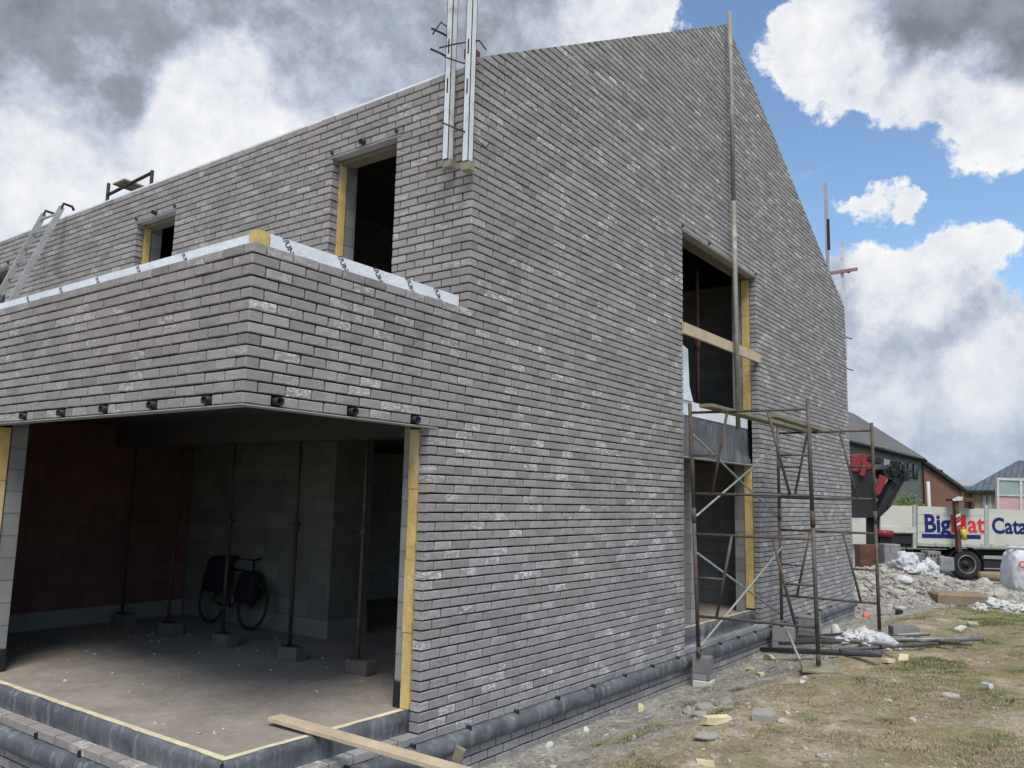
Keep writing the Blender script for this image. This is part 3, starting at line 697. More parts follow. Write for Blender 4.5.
# ------------------------------------------------------------------ scaffold tower
sc=empty('scaffold_tower',(8.1,-.9,-2.5),'rusty tubular scaffold tower in front of the gable window','scaffold')
XA,XD,YA,YB=6.6,9.6,-.22,-1.60
def LN(x,y,z):
    return (-.10-.20*(z+2.4)/3.0 if y>-.9 else -.14*(z+2.0)/3.0) if x<8 else 0
FZ={'A':-2.40,'B':-2.33,'C':-2.40,'D':-2.40}
for nm,x,y in (('A',XA,YA),('B',XA,YB),('C',XD,YB),('D',XD,YA)):
    q=MB(); zt=.66 if nm!='C' else .66
    g_=lambda z:(x+LN(x,y,z),y,z)
    q.tube(g_(FZ[nm]),g_(-.70),.024,12); q.tube(g_(-.72),g_(zt),.0235,12); q.tube(g_(-.8),g_(-.62),.029,12); q.tube(g_(FZ[nm]),g_(FZ[nm]+.12),.027,12)
    q.build('upright',MAT['rust'],sc,True)
def bar(p,qq,nm='ledger',r=.017,m='rust'):
    k=lambda a:(a[0]+(LN(a[0],YA,a[2])*(1-(YA-a[1])/(YA-YB))+LN(a[0],YB,a[2])*((YA-a[1])/(YA-YB))),a[1],a[2])
    q=MB(); q.tube(k(p),k(qq),r,10); q.build(nm,MAT[m],sc,True)
for x in (XA,XD):
    for z in (.545,-.45,-.94,-1.92): bar((x,YA,z),(x,YB,z))
    L=YB-YA
    for (zt,zb) in ((.545,-.45),(-.94,-1.92)):
        bar((x,YA+L*.33,zt),(x,YA+L*.17,zb),'strut',.017); bar((x,YA+L*.67,zt),(x,YA+L*.83,zb),'strut',.017)
        zm=(zt+zb)/2-.03; bar((x,YA,zm),(x,YA+L*.25,zm),'rung',.014); bar((x,YB,zm),(x,YB-L*.25,zm),'rung',.014)
for (za,zb) in ((.33,-.75),(-1.13,-2.2)): bar((XA,YA+.03,za),(XD,YA+.03,zb),'brace',.014,'bracetube')
for (za,zb) in ((-.72,.38),(-2.27,-1.2)): bar((XA,YA-.03,za),(XD,YA-.03,zb),'brace',.014,'bracetube')
for i,(x0,x1,y,l) in enumerate(((6.05,9.75,-.53,'weathered greenish plank lying on top of the scaffold'),(7.55,9.9,-.80,'paler short plank beside the greenish one on the scaffold'))):
    q=MB(); q.obox(((x0+x1)/2,y,.595+.004*i),(x1-x0,.17-.03*i,.04),Matrix.Rotation(.02*i,3,'Z'),bev=.004); tag(q.build('scaffold_board',MAT['weathered']),l,'board')
# supports under the uprights
def blk(name,c,size,rz,lbl,cat='block',m='block',grp=None,tilt=0,bev=.01):
    q=MB(); q.obox(c,size,Matrix.Rotation(rz,3,'Z')@Matrix.Rotation(tilt,3,'X'),bev=bev); return tag(q.build(name,MAT[m]),lbl,cat,grp)
gA=zg(XA,YA); blk('concrete_block',(XA,YA-.01,-2.40-.14),(.19,.20,.28),.1,'upright concrete block under the near left scaffold leg')
blk('foam_block',(XA,YA-.02,(-2.54-.14+gA-.02)/2),(.2,.22,(-2.68)-(gA-.02)),.15,'white block packed beneath the concrete block at the near scaffold leg',m='whitescrap')
gB=zg(XA,YB); blk('wood_board',(XA+.05,YB,gB+.05),(.5,.4,.04),.35,'flat grey board under the outer scaffold leg','board',m='weathered'); 
gD=zg(XD,YA); blk('concrete_block',(XD+.02,YA-.02,(gD-2.40)/2),(.2,.3,abs(gD+2.40)+.02),.1,'tall concrete block under the scaffold leg by the window')
blk('concrete_block',(10.9,-.25,zg(10.9,-.25)+.19),(.2,.3,.4),-.1,'concrete block standing at the wall right of the scaffold leg')
gC=zg(XD,YB); blk('concrete_block',(XD,YB,(gC-2.40)/2),(.2,.3,max(.05,abs(gC+2.40)+.03)),.3,'low block under the far outer scaffold leg')

# plank at the opening
q=MB(); a,b=Vector((.86,.58,-2.155)),Vector((.93,-1.75,-2.20)); dv=(b-a); R=Matrix((dv.normalized(),Vector((0,0,1)).cross(dv.normalized()).normalized(),dv.normalized().cross(Vector((0,0,1)).cross(dv.normalized()).normalized()))).transposed()
q.obox((a+b)/2,(dv.length,.12,.032),R,bev=.003); tag(q.build('wood_plank',MAT['wood']),'light wooden plank laid over the sill of the corner opening','plank')

# ------------------------------------------------------------------ tubes lying on the ground
def lay(x0,y0,x1,y1,r,m,lbl,h=0,nm='steel_tube',cat='tube',h1=None):
    h1=h if h1 is None else h1
    z0,z1=zg(x0,y0)+r+h,zg(x1,y1)+r+h1
    up=0
    for i in range(21):
        t_=i/20; xx=x0+(x1-x0)*t_; yy=y0+(y1-y0)*t_; up=max(up,zg(xx,yy)+r*.8-(z0+(z1-z0)*t_))
    z0+=up; z1+=up
    q=MB(); n=12; q.tube((x0,y0,z0),(x1,y1,z1),r*.78,n,mi=0); tag(q.build(nm,MAT[m],smooth=True),lbl,cat,'tubes lying beside the scaffold')
LT=[((745,658),(880,663),.05,'darktube','thick dark tube closest to the camera in the pile',.0),
    ((800,655),(985,650),.042,'tube','long grey tube reaching farthest right from the pile',.03),
    ((772,641),(905,645),.036,'tube','grey tube at the back of the pile near the wall',.02),
    ((792,650),(930,641),.036,'tube','pale tube crossing under the white bags',.10),
    ((800,645),(895,657),.034,'bracetube','brownish grey tube crossing the middle of the pile',.13),
    ((768,637),(870,634),.042,'darktube','dark tube lying by the blocks at the wall',.02),
    ((846,641),(960,651),.03,'rust','thin rusty tube in the pile',.10),
    ((895,645),(972,648),.028,'tube','thin grey tube at the right end of the pile',.08),
    ((840,656),(962,646),.028,'darktube','thin dark tube between two grey tubes',.06),
    ((780,653),(915,650),.034,'tube','grey tube in the middle of the pile touching the dark one',.05)]
for (a,b,rr,m,l,h) in LT:
    p=on_z(*a,-2.5); 
    def g(px,py):
        v=pdir(px,py).normalized(); t=3
        while t<60:
            P=CP+v*t
            if P.z<=zg(P.x,P.y,False)+.02: return P
            t+=.03
        return P
    A,B=g(*a),g(*b)
    if A.y>-.2: A.y=-.2
    lay(A.x,A.y,B.x,B.y,rr,m,l,h)
A,B=Vector((7.6,-.75,-2.45)),Vector((7.9,-.35,-2.15)); q=MB(); q.tube((8.05,-.95,zg(8.05,-.95)+.02),(8.6,-.62,-2.30),.02,10); tag(q.build('steel_tube',MAT['bracetube'],smooth=True),'short pale tube propped slantwise on the pile','tube')

# ------------------------------------------------------------------ crumpled bags
def bagmesh(name,c,size,lbl,seed,mat='bag',cat='bag',parent=None,amp=.35,group=None,flat=.0):
    vs,fs=ICO[3]; out=[]
    import bmesh
    bm=bmesh.new(); bmesh.ops.create_icosphere(bm,subdivisions=5,radius=1)
    q=MB()
    for v in bm.verts:
        p=v.co; n=noise.fractal(p*1.3+Vector((seed,0,0)),1,2,3); rdg=abs(noise.noise(p*2.2+Vector((0,seed,0))))+.5*abs(noise.noise(p*5+Vector((seed,seed,0))))
        k=1+amp*.8*n+amp*(.35-rdg)*.9; z=p.z*k
        if z<-.3: z=-.3+(z+.3)*.1
        out.append((c[0]+p.x*k*size[0],c[1]+p.y*k*size[1],c[2]+(z+.3)*size[2]))
    fs=[tuple(v.index for v in f.verts) for f in bm.faces]; bm.free()
    q.add(out,fs); o=q.build(name,MAT[mat],parent,True)
    if parent is None: tag(o,lbl,cat,group)
    return o
def gp(px,py,fine=True):
    v=pdir(px,py).normalized(); t=2.
    while t<90:
        P=CP+v*t
        if P.z<=zg(P.x,P.y,fine): return P
        t+=.03
    return P
P=gp(864,643); bagmesh('plastic_bag',(P.x,P.y,P.z+.0),(.36,.26,.13),'crumpled white bag left of the grey block by the tubes',1.,amp=.5)
P=gp(880,648); bagmesh('plastic_bag',(P.x,P.y,P.z+.0),(.26,.22,.12),'crumpled white bag lying on the tube pile beside the grey block',5.,amp=.5)
P=gp(903,640); blk('concrete_block',(P.x+.1,P.y,P.z+.08),(.19,.36,.2),.55,'grey concrete block behind the white bags',m='block')
P=gp(913,585); 
for i,(px,py,sx,sz,l) in enumerate(((913,578,.42,.50,'white rubble bag slumped on top of the debris mound, left one'),(932,576,.36,.42,'white rubble bag with dark folds on the debris mound, right one'))):
    D=24.0; q0=at_depth(px,py,D); P=gp(px,590); zz=zg(q0.x,q0.y,False)
    q0=Vector((19.7,-.10,0)) if i==0 else Vector((20.0,-.52,0)); zz=zg(q0.x,q0.y,False)-.06
    bagmesh('rubble_bag',(q0.x,q0.y,zz),(sx*.7,sx*.75,sz*.7),l,3.+i*4,amp=.45)
# white scraps pile right, tan slab
for i,(px,py,s) in enumerate(((988,604,.3),(1002,608,.3),(1017,612,.28),(981,611,.14))):
    P=gp(px,py); bagmesh('plastic_sheet',(P.x,P.y,P.z-.03),(s,s,.13),['crumpled white sheet left of the scrap heap','lumpy white sheet in the middle of the scrap heap','flat white sheet at the right end of the scrap heap','small white scrap beside the tan slab'][i],10.+i,mat='whitescrap',cat='sheet',amp=.6)
P=gp(957,604); blk('stone_slab',(P.x+.15,P.y,P.z+.10),(.7,1.05,.30),.45,'tan rectangular slab lying before the debris mound','slab',m='card',bev=.05)

# big bag with red print
P=at_depth(1023,588,24); zb=-2.9
bb=empty('big_bag',(P.x,P.y,zb),'tall white builder bag with red print beside the truck','big bag')
q=MB(); import bmesh
bm=bmesh.new(); bmesh.ops.create_icosphere(bm,subdivisions=5,radius=1); out=[]
for v in bm.verts:
    p=v.co; a=[math.copysign(abs(t)**.42,t) for t in p]; k=1+.05*noise.fractal(p*2.3,1,2,4)
    tp=1-.16*max(0,a[2]); dv=RT*(a[0]*.46*k*tp)+FW*(a[1]*.42*k*tp); out.append(Vector((P.x,P.y,zb))+dv+Vector((0,0,.60+a[2]*.60*k)))
q.add(out,[tuple(v.index for v in f.verts) for f in bm.faces]); bm.free(); q.build('sack',MAT['bag'],bb,True)
o=Vector((P.x,P.y,zb))
q=MB()
for s1 in (-.38,-.1): q.path([o+RT*s1+Vector((0,0,1.12)),o+RT*(s1-.08)+FW*-.15+Vector((0,0,1.27)),o+RT*(s1+.12)+FW*-.2+Vector((0,0,1.28)),o+RT*(s1+.2)+Vector((0,0,1.12))],.035,6)
q.build('lifting_loop',MAT['bag'],bb,True)
RB=Matrix((RT,Vector((0,0,1)),-FW)).transposed()
lettering('Cars',.26,o-FW*.475-RT*.38+Vector((0,0,.72)),RB,MAT['redprint'],bb,off=.008)
q=MB(); 
for k in range(2): q.obox(o-FW*.468+Vector((0,0,.52-.06*k))-RT*(.05*k),(.5-.15*k,.002,.012),Matrix((RT,FW,Vector((0,0,1)))).transposed())
q.build('printed_line',MAT['ink'],bb)
# blocks near the truck
for i,(px0,px1,py0,py1,D,l) in enumerate(((882,897,544,571,26.2,'tall grey block stack beside the crane foot'),(925,937,551,562,25.6,'pale hollow block with three holes on the block stack'),(937,950,557,570,25.4,'grey block at the right end of the block stack'),(912,926,553,566,25.8,'grey block at the left end of the block stack'),(858,881,545,566,26.6,'brownish pallet of bricks under the crane'),(925,938,562,572,25.6,'grey block carrying the pale hollow block'))):
    a=at_depth(px0,py1,D); b=at_depth(px1,py0,D); c=(a+b)/2; w=(b-a).dot(RT); hh=b.z-a.z+.0
    z0=min(a.z,-2.25) ; 
    q=MB(); R=Matrix((RT,FW,Vector((0,0,1)))).transposed(); q.obox((c.x,c.y,(b.z+z0)/2) if i not in (1,) else (c.x,c.y,c.z),(w,.45,(b.z-z0) if i!=1 else hh),R,bev=.012)
    if i==4: q.obox((c.x,c.y,z0-.1),(w,.5,.2),R)
    o=q.build('concrete_block' if i!=4 else 'brick_pallet',MAT['block' if i!=4 else 'brownsteel']); tag(o,l,'block' if i!=4 else 'pallet')
    if i==1:
        for k in (-1,0,1):
            q=MB(); q.obox(c-FW*.226+RT*(k*.10)+Vector((0,0,.04)),(.05,.006,.09),R); q.build('hole',MAT['black'],o)

# ------------------------------------------------------------------ truck with crane
TD=27.5
RTm=Matrix((RT,FW,Vector((0,0,1)))).transposed()
def tp(px,py,v=0.0):
    return at_depth(px,py,TD+v)
truck=empty('flatbed_truck',tuple(tp(967,578)),'cream drop-side delivery truck with folded crane behind the debris','truck')
def tpoly(name,pts,m,v0,v1,parent=truck,mi=0,bev=0):
    q=MB(); q.prism([tp(x,y,v0) for x,y in pts],FW*(v1-v0)); return q.build(name,MAT[m],parent,bev=bev)
b1=tpoly('side_board',[(917.5,506),(984.3,508.6),(984.3,545.3),(917.5,543.4)],'cream',0,.06)
b2=tpoly('side_board',[(988.5,508.8),(1075,512),(1075,547.5),(988.5,545.4)],'cream',0,.06)
tpoly('side_board',[(880.5,517.5),(893,505.5),(912.5,505.8),(912.5,527),(880.5,527)],'cream',0,.06); tpoly('side_board',[(880.5,526.5),(916.5,527),(916.5,533),(880.5,532)],'cream',-.03,.09)
for x in (914.8,986.4): tpoly('stanchion',[(x-1.5,505),(x+1.5,505),(x+1.8,548),(x-1.8,548)],'lintel',-.02,.12)
tpoly('bed_floor',[(880,535),(1075,540),(1075,548.5),(880,543)],'chassis',.065,2.45)
tpoly('side_board',[(917.5,506.5),(1075,512),(1075,547),(917.5,543.4)],'cream',2.4,2.46)
q=MB(); q.prism([tp(x,y,-.01) for x,y in ((917.5,543.6),(1075,547.7),(1075,550.2),(917.5,546))],FW*.1); q.build('bottom_rail',MAT['lintel'],truck)
tpoly('chassis_beam',[(862,533.5),(950,534.5),(950,549),(862,546)],'chassis',.12,.5); tpoly('chassis_beam',[(950,549),(1075,551),(1075,558),(950,556)],'chassis',.7,.9); tpoly('chassis_beam',[(862,549),(1075,551),(1075,558),(862,554)],'chassis',1.5,1.7)
def truckwheel(px,py,v):
    c=tp(px,py,v); ax=FW
    q=MB(); R=.485; prof=[(0,R*.62),(0,R*.93),(.03,R),(.25,R),(.28,R*.93),(.28,R*.62)]; n=36
    for a,rr in prof:
        for i in range(n): t=2*math.pi*i/n; q.v.append(tuple(c+ax*a+RT*(rr*math.cos(t))+Vector((0,0,rr*math.sin(t)))))
    for j in range(len(prof)-1):
        for i in range(n): q.f.append([j*n+i,j*n+(i+1)%n,(j+1)*n+(i+1)%n,(j+1)*n+i]); q.m.append(0); q.c.append((0,0,0))
    w=empty('wheel',tuple(c),'','') ; del w['label']; del w['category']; par(w,truck)
    w.location=truck.location*0+w.location
    q.build('tyre',MAT['rubber'],w,True)
    q=MB(); n=28; rr=[(.02,R*.62),(.0,R*.58),(.09,R*.50),(.10,R*.22),(.02,R*.18),(.0,0.001)]
    for a,r_ in rr:
        for i in range(n): t=2*math.pi*i/n; q.v.append(tuple(c+ax*a+RT*(r_*math.cos(t))+Vector((0,0,r_*math.sin(t)))))
    for j in range(len(rr)-1):
        for i in range(n): q.f.append([j*n+i,j*n+(i+1)%n,(j+1)*n+(i+1)%n,(j+1)*n+i]); q.m.append(0); q.c.append((0,0,0))
    q.build('rim',MAT['chassis'],w,True)
    q=MB(); q.path([c-ax*.0+RT*(R*.6*math.cos(t))+Vector((0,0,R*.6*math.sin(t))) for t in [2*math.pi*i/28 for i in range(28)]],.012,5,closed=True); q.build('rim_edge',MAT['alu'],w,True)
truckwheel(967,564.5,.1); truckwheel(967,564.5,2.0); 
q=MB(); c=tp(967,564.5,.05)
for a,b in ((0,.4),):
    pts=[c+RT*(.58*math.cos(t))+Vector((0,0,.56*math.sin(t))) for t in [math.radians(8+i*12) for i in range(14)]]
    for i in range(13): q.add([pts[i],pts[i+1],pts[i+1]+FW*.4,pts[i]+FW*.4,pts[i]+Vector((0,0,.02)),pts[i+1]+Vector((0,0,.02)),pts[i+1]+FW*.4+Vector((0,0,.02)),pts[i]+FW*.4+Vector((0,0,.02))],[(0,1,2,3),(7,6,5,4),(0,4,5,1)])
q.build('mudguard',MAT['chassis'],truck,True)
tpoly('side_guard',[(984,555.5),(1075,557.5),(1075,560.5),(984,558.5)],'alu',.1,.16); tpoly('storage_box',[(984,560),(1075,563),(1075,577),(984,574)],'chassis',.15,.9); tpoly('side_guard',[(984,568),(1075,570.5),(1075,571.4),(984,568.9)],'alu',.12,.15)
# writing on the boards
def tline(txt,px,py,hpx,col,off=.012,sx=1.0,parent=b1):
    sc_=TD/815.18*1.0; o=lettering(txt,hpx*sc_*1.38,tp(px,py,-.006),RB,MAT[col],parent,off=off,sx=sx); return o
tline('Big',924.0,531.5,17.5,'blue',.024,.90); tline('Mat',950.3,531.8,17.5,'redprint',.014,.92)
tline('Catala',992.0,533.0,15.5,'blue',.02,.86,parent=b2)
q=MB(); q.prism([tp(x,y,-.008) for x,y in ((922,533.6),(980.8,535),(980.8,539.2),(922,537.8))],FW*.006); q.build('blue_bar',MAT['blue'],b1)
for x in (920,936,952,968,982,992,1008,1022):
    q=MB(); q.obox(tp(x,543.6+(x-917)*.028,-.012),(.07,.03,.12),RTm,bev=.006); q.build('latch',MAT['lintel'],truck)
for y in (514,523,532): 
    q=MB(); q.prism([tp(a,b_,-.004) for a,b_ in ((917.6,y),(984.2,y+1.9),(984.2,y+2.25),(917.6,y+.35))],FW*.004); q.build('panel_seam',MAT['stone'],truck)
# crane
tpoly('crane_column',[(851,470),(874,468),(877,517.5),(851,517.5)],'chassis',.3,1.6); tpoly('crane_column',[(862,517),(879,517),(879,546),(862,546)],'chassis',.5,1.3)
tpoly('crane_housing',[(852,455),(862,453.5),(873,457),(875,468),(868,470),(863,466),(858,472),(852,471)],'red',.25,1.0,bev=.02)
tpoly('white_tank',[(846,518),(866,518),(866,544),(846,544)],'cream',.1,.9)
def cbeam(p,q2,w0,w1,m,v0,v1,nm):
    p,q2=Vector(p),Vector(q2); dn=(q2-p).normalized(); n=Vector((-dn.y,dn.x)); return tpoly(nm,[tuple(p+n*w0),tuple(q2+n*w1),tuple(q2-n*w1),tuple(p-n*w0)],m,v0,v1,bev=.02)
cbeam((879,518),(900,478),4.5,5.5,'chassis',.2,.6,'boom'); cbeam((884,500),(904,472),5,4,'chassis',.62,1.0,'boom'); cbeam((888,508),(909,473),.8,.8,'chassis',.1,.18,'hydraulic_ram')
cbeam((877,494),(884,476),2.8,4.2,'red',.1,.19,'crane_cover'); cbeam((884,474),(897,470),5,6.5,'chassis',.2,.9,'boom_joint'); cbeam((897,474),(898,460),4,2.6,'chassis',.3,.7,'boom_joint')
cbeam((904,480),(907,470),5,3.5,'chassis',.25,.7,'boom_joint'); cbeam((907,473),(913,470),1.6,1.2,'chassis',.3,.5,'crane_hook')
cbeam((868,458),(882,461),2.2,3.2,'chassis',.2,.8,'boom_joint'); cbeam((862,476),(866,462),2.4,2.8,'red',.15,.24,'hydraulic_ram')
for a,b in (((893,462),(905,468)),((890,466),(893,480)),((897,459),(891,470)),((887,470),(904,478)),((900,461),(903,474)),((886,478),(896,486))):
    q=MB(); p,q2=tp(*a,.15),tp(*b,.12); mid=(p+q2)/2+Vector((0,0,.1))-FW*.06; q.path([p,mid,q2],.028,6); q.build('hydraulic_hose',MAT['black'],truck,True)
q=MB(); q.tube(tp(878,533,0),tp(892.5,534,0),.115,16); q.build('gas_cylinder',MAT['red'],truck,True)
# loading frame post with hazard stripes
tpoly('stake_cap',[(952.5,499),(958,496.6),(974.5,498.6),(974.5,501.8),(953,501.2)],'brownsteel',-.45,.0)
q=MB(); q.prism([tp(x,y,-.46) for x,y in ((952,499.2),(958,496.3),(963,497),(962,500.6),(953,501.0))],-FW*.02); q.build('stake_cap',MAT['whitescrap'],truck)
cbeam((956.8,500),(960.5,552),1.9,1.9,'brownsteel',-.40,-.2,'stake'); cbeam((972.6,501),(973,509),2.0,1.8,'brownsteel',-.3,-.1,'stake')
for i in range(4):
    y=513+i*4.2; tpoly('hazard_stripe',[(956.2+i*.28,y+2),(960.4+i*.28,y),(960.4+i*.28,y+2.8),(956.2+i*.28,y+4.8)],'whitescrap' if i%2==0 else 'redprint',-.412,-.405)
q=MB(); q.tube(tp(963.3,529,-.45),tp(964.6,540,-.45),.075,14); q.tube(tp(963.2,527,-.45),tp(963.3,529,-.45),.03,10); q.build('jerrycan',MAT['yellowpl'],truck,True)
# white framed glazed unit carried on the bed
gu=empty('glazed_unit',tuple(tp(1012,511,1.)),'white framed glazed unit with pink lower half beside the truck bed','window')
def gpoly(nm,pts,m,v0,v1): return tpoly(nm,pts,m,v0,v1,parent=gu)
for pts in (((997,477.5),(1060,479.5),(1060,482),(997,480)),((997,480),(999.3,480),(999.3,514),(997,513.5)),((1019.8,480.5),(1022.4,480.6),(1022.4,512),(1019.8,512)),((999.3,494.6),(1060,496.4),(1060,497.6),(999.3,495.8)),((1044,481),(1046.5,481),(1046.5,512),(1044,512))): gpoly('frame',pts,'whitescrap',.9,1.0)
gpoly('pane',((999,480),(1060,481.5),(1060,496),(999,495)),'paleglass',.94,.96); gpoly('panel',((999,495.5),(1060,497),(1060,530),(999,528)),'pink',.94,.97)

# ------------------------------------------------------------------ background houses
def bgp(px,py,D): return at_depth(px,py,D)
def bgprism(name,pts,D,th,m,parent):
    q=MB(); q.prism([bgp(x,y,D) for x,y in pts],FW*th); return q.build(name,MAT[m],parent)
def groundpx(D): return None
ZB=-3.0
def wallpoly(name,top,D,th,m,parent):
    """top: list of (px,py) left to right; wall drops to the ground"""
    T=[bgp(x,y,D) for x,y in top]; pts=T+[Vector((T[-1].x,T[-1].y,ZB)),Vector((T[0].x,T[0].y,ZB))]
    q=MB(); q.prism(pts,FW*th); return q.build(name,MAT[m],parent)
gh=empty('terraced_house',tuple(bgp(885,560,52)),'dark grey house with slate roof behind the crane','house')
E1=bgp(921,459,60); E0=bgp(838,439.6,43.5); E0.z=E1.z
wd=(E1-E0); wd.z=0; wl=wd.length; wd.normalize(); wn=Vector((-wd.y,wd.x,0))
if wn.dot(FW)<0: wn=-wn
E0=E0-wd*6
def pxof(P_):
    q_=P_-CP; return 512+F_*q_.dot(r2)/q_.dot(d), 384-F_*q_.dot(u2)/q_.dot(d)
hh_=0.
RL=4.6
for k_ in range(400):
    X_,Y_=pxof(E1+wn*RL+Vector((0,0,hh_)))
    if Y_<=456+.60*(X_-919)-1.0: break
    hh_+=.02
R1=E1+wn*RL+Vector((0,0,hh_)); R0=R1+(E0-E1); B1=E1+wn*2*RL; B0=E0+wn*2*RL
dn=Vector((0,0,1))
q=MB(); q.prism([E1-dn*.05,R1-dn*.2,B1-dn*.05,Vector((B1.x,B1.y,ZB)),Vector((E1.x,E1.y,ZB))],-(E1-E0)); q.build('wall',MAT['greyhouse'],gh)
ov=wd*.15
for A_,B_,C_,D_ in ((E0-wn*.3-dn*.12,E1+ov-wn*.3-dn*.12,R1+ov,R0),(B0+wn*.3-dn*.12,B1+ov+wn*.3-dn*.12,R1+ov,R0)):
    q=MB(); q.prism([A_,B_,C_,D_],Vector((0,0,.16))); q.build('roof',MAT['slate'],gh)
q=MB(); q.tube(E0-wn*.34-dn*.12,E1-wn*.34-dn*.12,.08,8); q.build('gutter',MAT['trim'],gh)
def wpx(px,py,off=0):
    v=pdir(px,py); o_=E0-wn*off; return CP+v*((o_-CP).dot(wn)/v.dot(wn))
def wrect(nm,x0,x1,y0,y1,m,off,par_):
    a_,b_,c_,d_=wpx(x0,y1,off),wpx(x1,y1,off),wpx(x1,y0,off),wpx(x0,y0,off)
    b_.z=a_.z; c_.z=d_.z
    q=MB(); q.prism([a_,b_,c_,d_],-wn*.03); return q.build(nm,MAT[m],par_)
for (x0,x1,y0,y1,mm) in ((908,911.8,463,477,'trim'),(913.6,917.2,464.5,478,'trim'),(899,903,461,475,'trim'),(883.5,891.5,459,484,'whitescrap')):
    w=wrect('window',x0-.5,x1+.5,y0-.5,y1+.5,mm,.02,gh); wrect('pane',x0,x1,y0,y1,'dkglass' if mm=='trim' else 'paleglass',.06,w)
q=MB(); q.tube(E1-wn*.12-wd*.2-dn*.2,Vector((E1.x,E1.y,ZB))-wn*.12-wd*.2,.06,8); q.build('downpipe',MAT['trim'],gh)
def quad(name,P,m,parent,th=.2):
    q=MB(); P=[Vector(p) for p in P]; n=(P[1]-P[0]).cross(P[3]-P[0]).normalized()*th
    q.prism(P,n); return q.build(name,MAT[m],parent)
bh=empty('brick_outbuilding',tuple(bgp(942,560,50)),'red brick house end with sloping dark verge','house')
wallpoly('wall',[(916,456.5),(963.5,490.5)],61.2,9,'redhouse',bh)
quad('verge',[bgp(913,453.2,60.9),bgp(964.8,489.3,60.9),bgp(964.8,491.6,60.9),bgp(913,455.4,60.9)],'trim',bh,.25)
quad('roof',[bgp(913,454,61.2),bgp(964.8,490.4,61.2),bgp(966,489.8,70),bgp(914,453.6,70)],'slate',bh,.15)
bgprism('roof_vent',[(938,469.5),(943,470),(942.5,472.5),(938,472.5)],61.3,.3,'trim',bh)
ph=empty('distant_house',tuple(bgp(968,520,85)),'low pale roofed house between the two larger houses','house')
wallpoly('wall',[(956,486.5),(985,486.5)],85,6,'beigehouse',ph); quad('roof',[bgp(952,487.5,84.5),bgp(990,487.5,84.5),bgp(988,481.5,90),bgp(955,481,90)],'paleroof',ph)
rh=empty('hipped_house',tuple(bgp(1010,560,60)),'beige brick house with blue-grey hipped roof at the right','house')
wallpoly('wall',[(972,490.5),(1090,491)],66,10,'beigehouse',rh)
quad('roof',[bgp(964,491.8,65.4),bgp(1095,492.5,65.4),bgp(1070,462,72),bgp(1018,462,72)],'blueslate',rh,.15)
q=MB(); q.prism([bgp(964,491.8,65.4),bgp(1018,462,72),bgp(972,489,78)],Vector((0,0,-.15))); q.build('roof',MAT['blueslate'],rh)
quad('gutter',[bgp(964,491.6,65.3),bgp(1095,492.6,65.3),bgp(1095,494,65.3),bgp(964,493,65.3)],'trim',rh,.1)
for x in (982.3,987.8): w=bgprism('window',[(x,495.5),(x+3.4,495.5),(x+3.4,509),(x,509)],65.9,.1,'whitescrap',rh); bgprism('pane',[(x+.8,496.3),(x+2.7,496.3),(x+2.7,508),(x+.8,508)],65.86,.03,'paleglass',w)
wp=MB(); a=bgp(928,481.5,44); wp.tube(a,(a.x,a.y,ZB),.09,10); tag(wp.build('white_pole',MAT['whitescrap'],smooth=True),'slim white pole before the red brick house end','pole')
# bush behind the truck
bush=empty('bush',tuple(Vector((bgp(905,505,36).x,bgp(905,505,36).y,-2.9))),'leafy green bush behind the truck side board','bush')
q=MB(); c0=bgp(906,506,36); rnd=random.Random(3)
for i in range(2600):
    t=rnd.uniform(0,6.283); ph_=math.acos(rnd.uniform(-1,1)); rr=rnd.random()**.4
    lob=1+.3*math.sin(3*t+1)*math.sin(2*ph_)
    p=c0+RT*(rr*lob*math.sin(ph_)*math.cos(t)*.75)+FW*(rr*math.sin(ph_)*math.sin(t)*.7)+Vector((0,0,rr*lob*math.cos(ph_)*.75-.25))
    s=rnd.uniform(.03,.06); a=Vector((rnd.uniform(-1,1),rnd.uniform(-1,1),rnd.uniform(-1,1))).normalized()*s; b=a.orthogonal().normalized()*s*.6
    q.add([p-a,p+b,p+a,p-b],[(0,1,2,3)])
q.build('foliage',MAT['leaf'],bush)
q=MB()
for k in range(5): q.tube((c0.x,c0.y,-2.9),c0+Vector((rnd.uniform(-.3,.3),rnd.uniform(-.3,.3),.2)),.025,6,.01)
q.build('stem',MAT['brownsteel'],bush)

# ------------------------------------------------------------------ ground cover
rnd=random.Random(11)
def tri_blade(q,x,y,z,h,lean,w,az):
    dx,dy=math.cos(az),math.sin(az); px_,py_=-dy*w,dx*w
    q.add([(x-px_,y-py_,z-.01),(x+px_,y+py_,z-.01),(x+dx*lean*.4+px_*.7,y+dy*lean*.4+py_*.7,z+h*.6),(x+dx*lean*.4-px_*.7,y+dy*lean*.4-py_*.7,z+h*.6),(x+dx*lean,y+dy*lean,z+h)],[(0,1,2,3),(3,2,4)])
def gdens(x,y):
    n=noise.fractal(Vector((x*.9,y*.9,9)),1,2,4)
    k=ss((-y-.9)/1.2)*(.22+.78*ss((x-4.5)/5))
    if x>16: k*=ss((-y+.2)/1.0)*max(0,1-ss((x-19)/3))
    return k*ss((n+.05)/.45)
gq=MB(); sq=MB(); cnt=0
def vis(x,y):
    v=Vector((x,y,-2.4))-CP; dd_=v.dot(d)
    if dd_<.5: return False
    px=512+F_*v.dot(r2)/dd_; return -80<px<1100
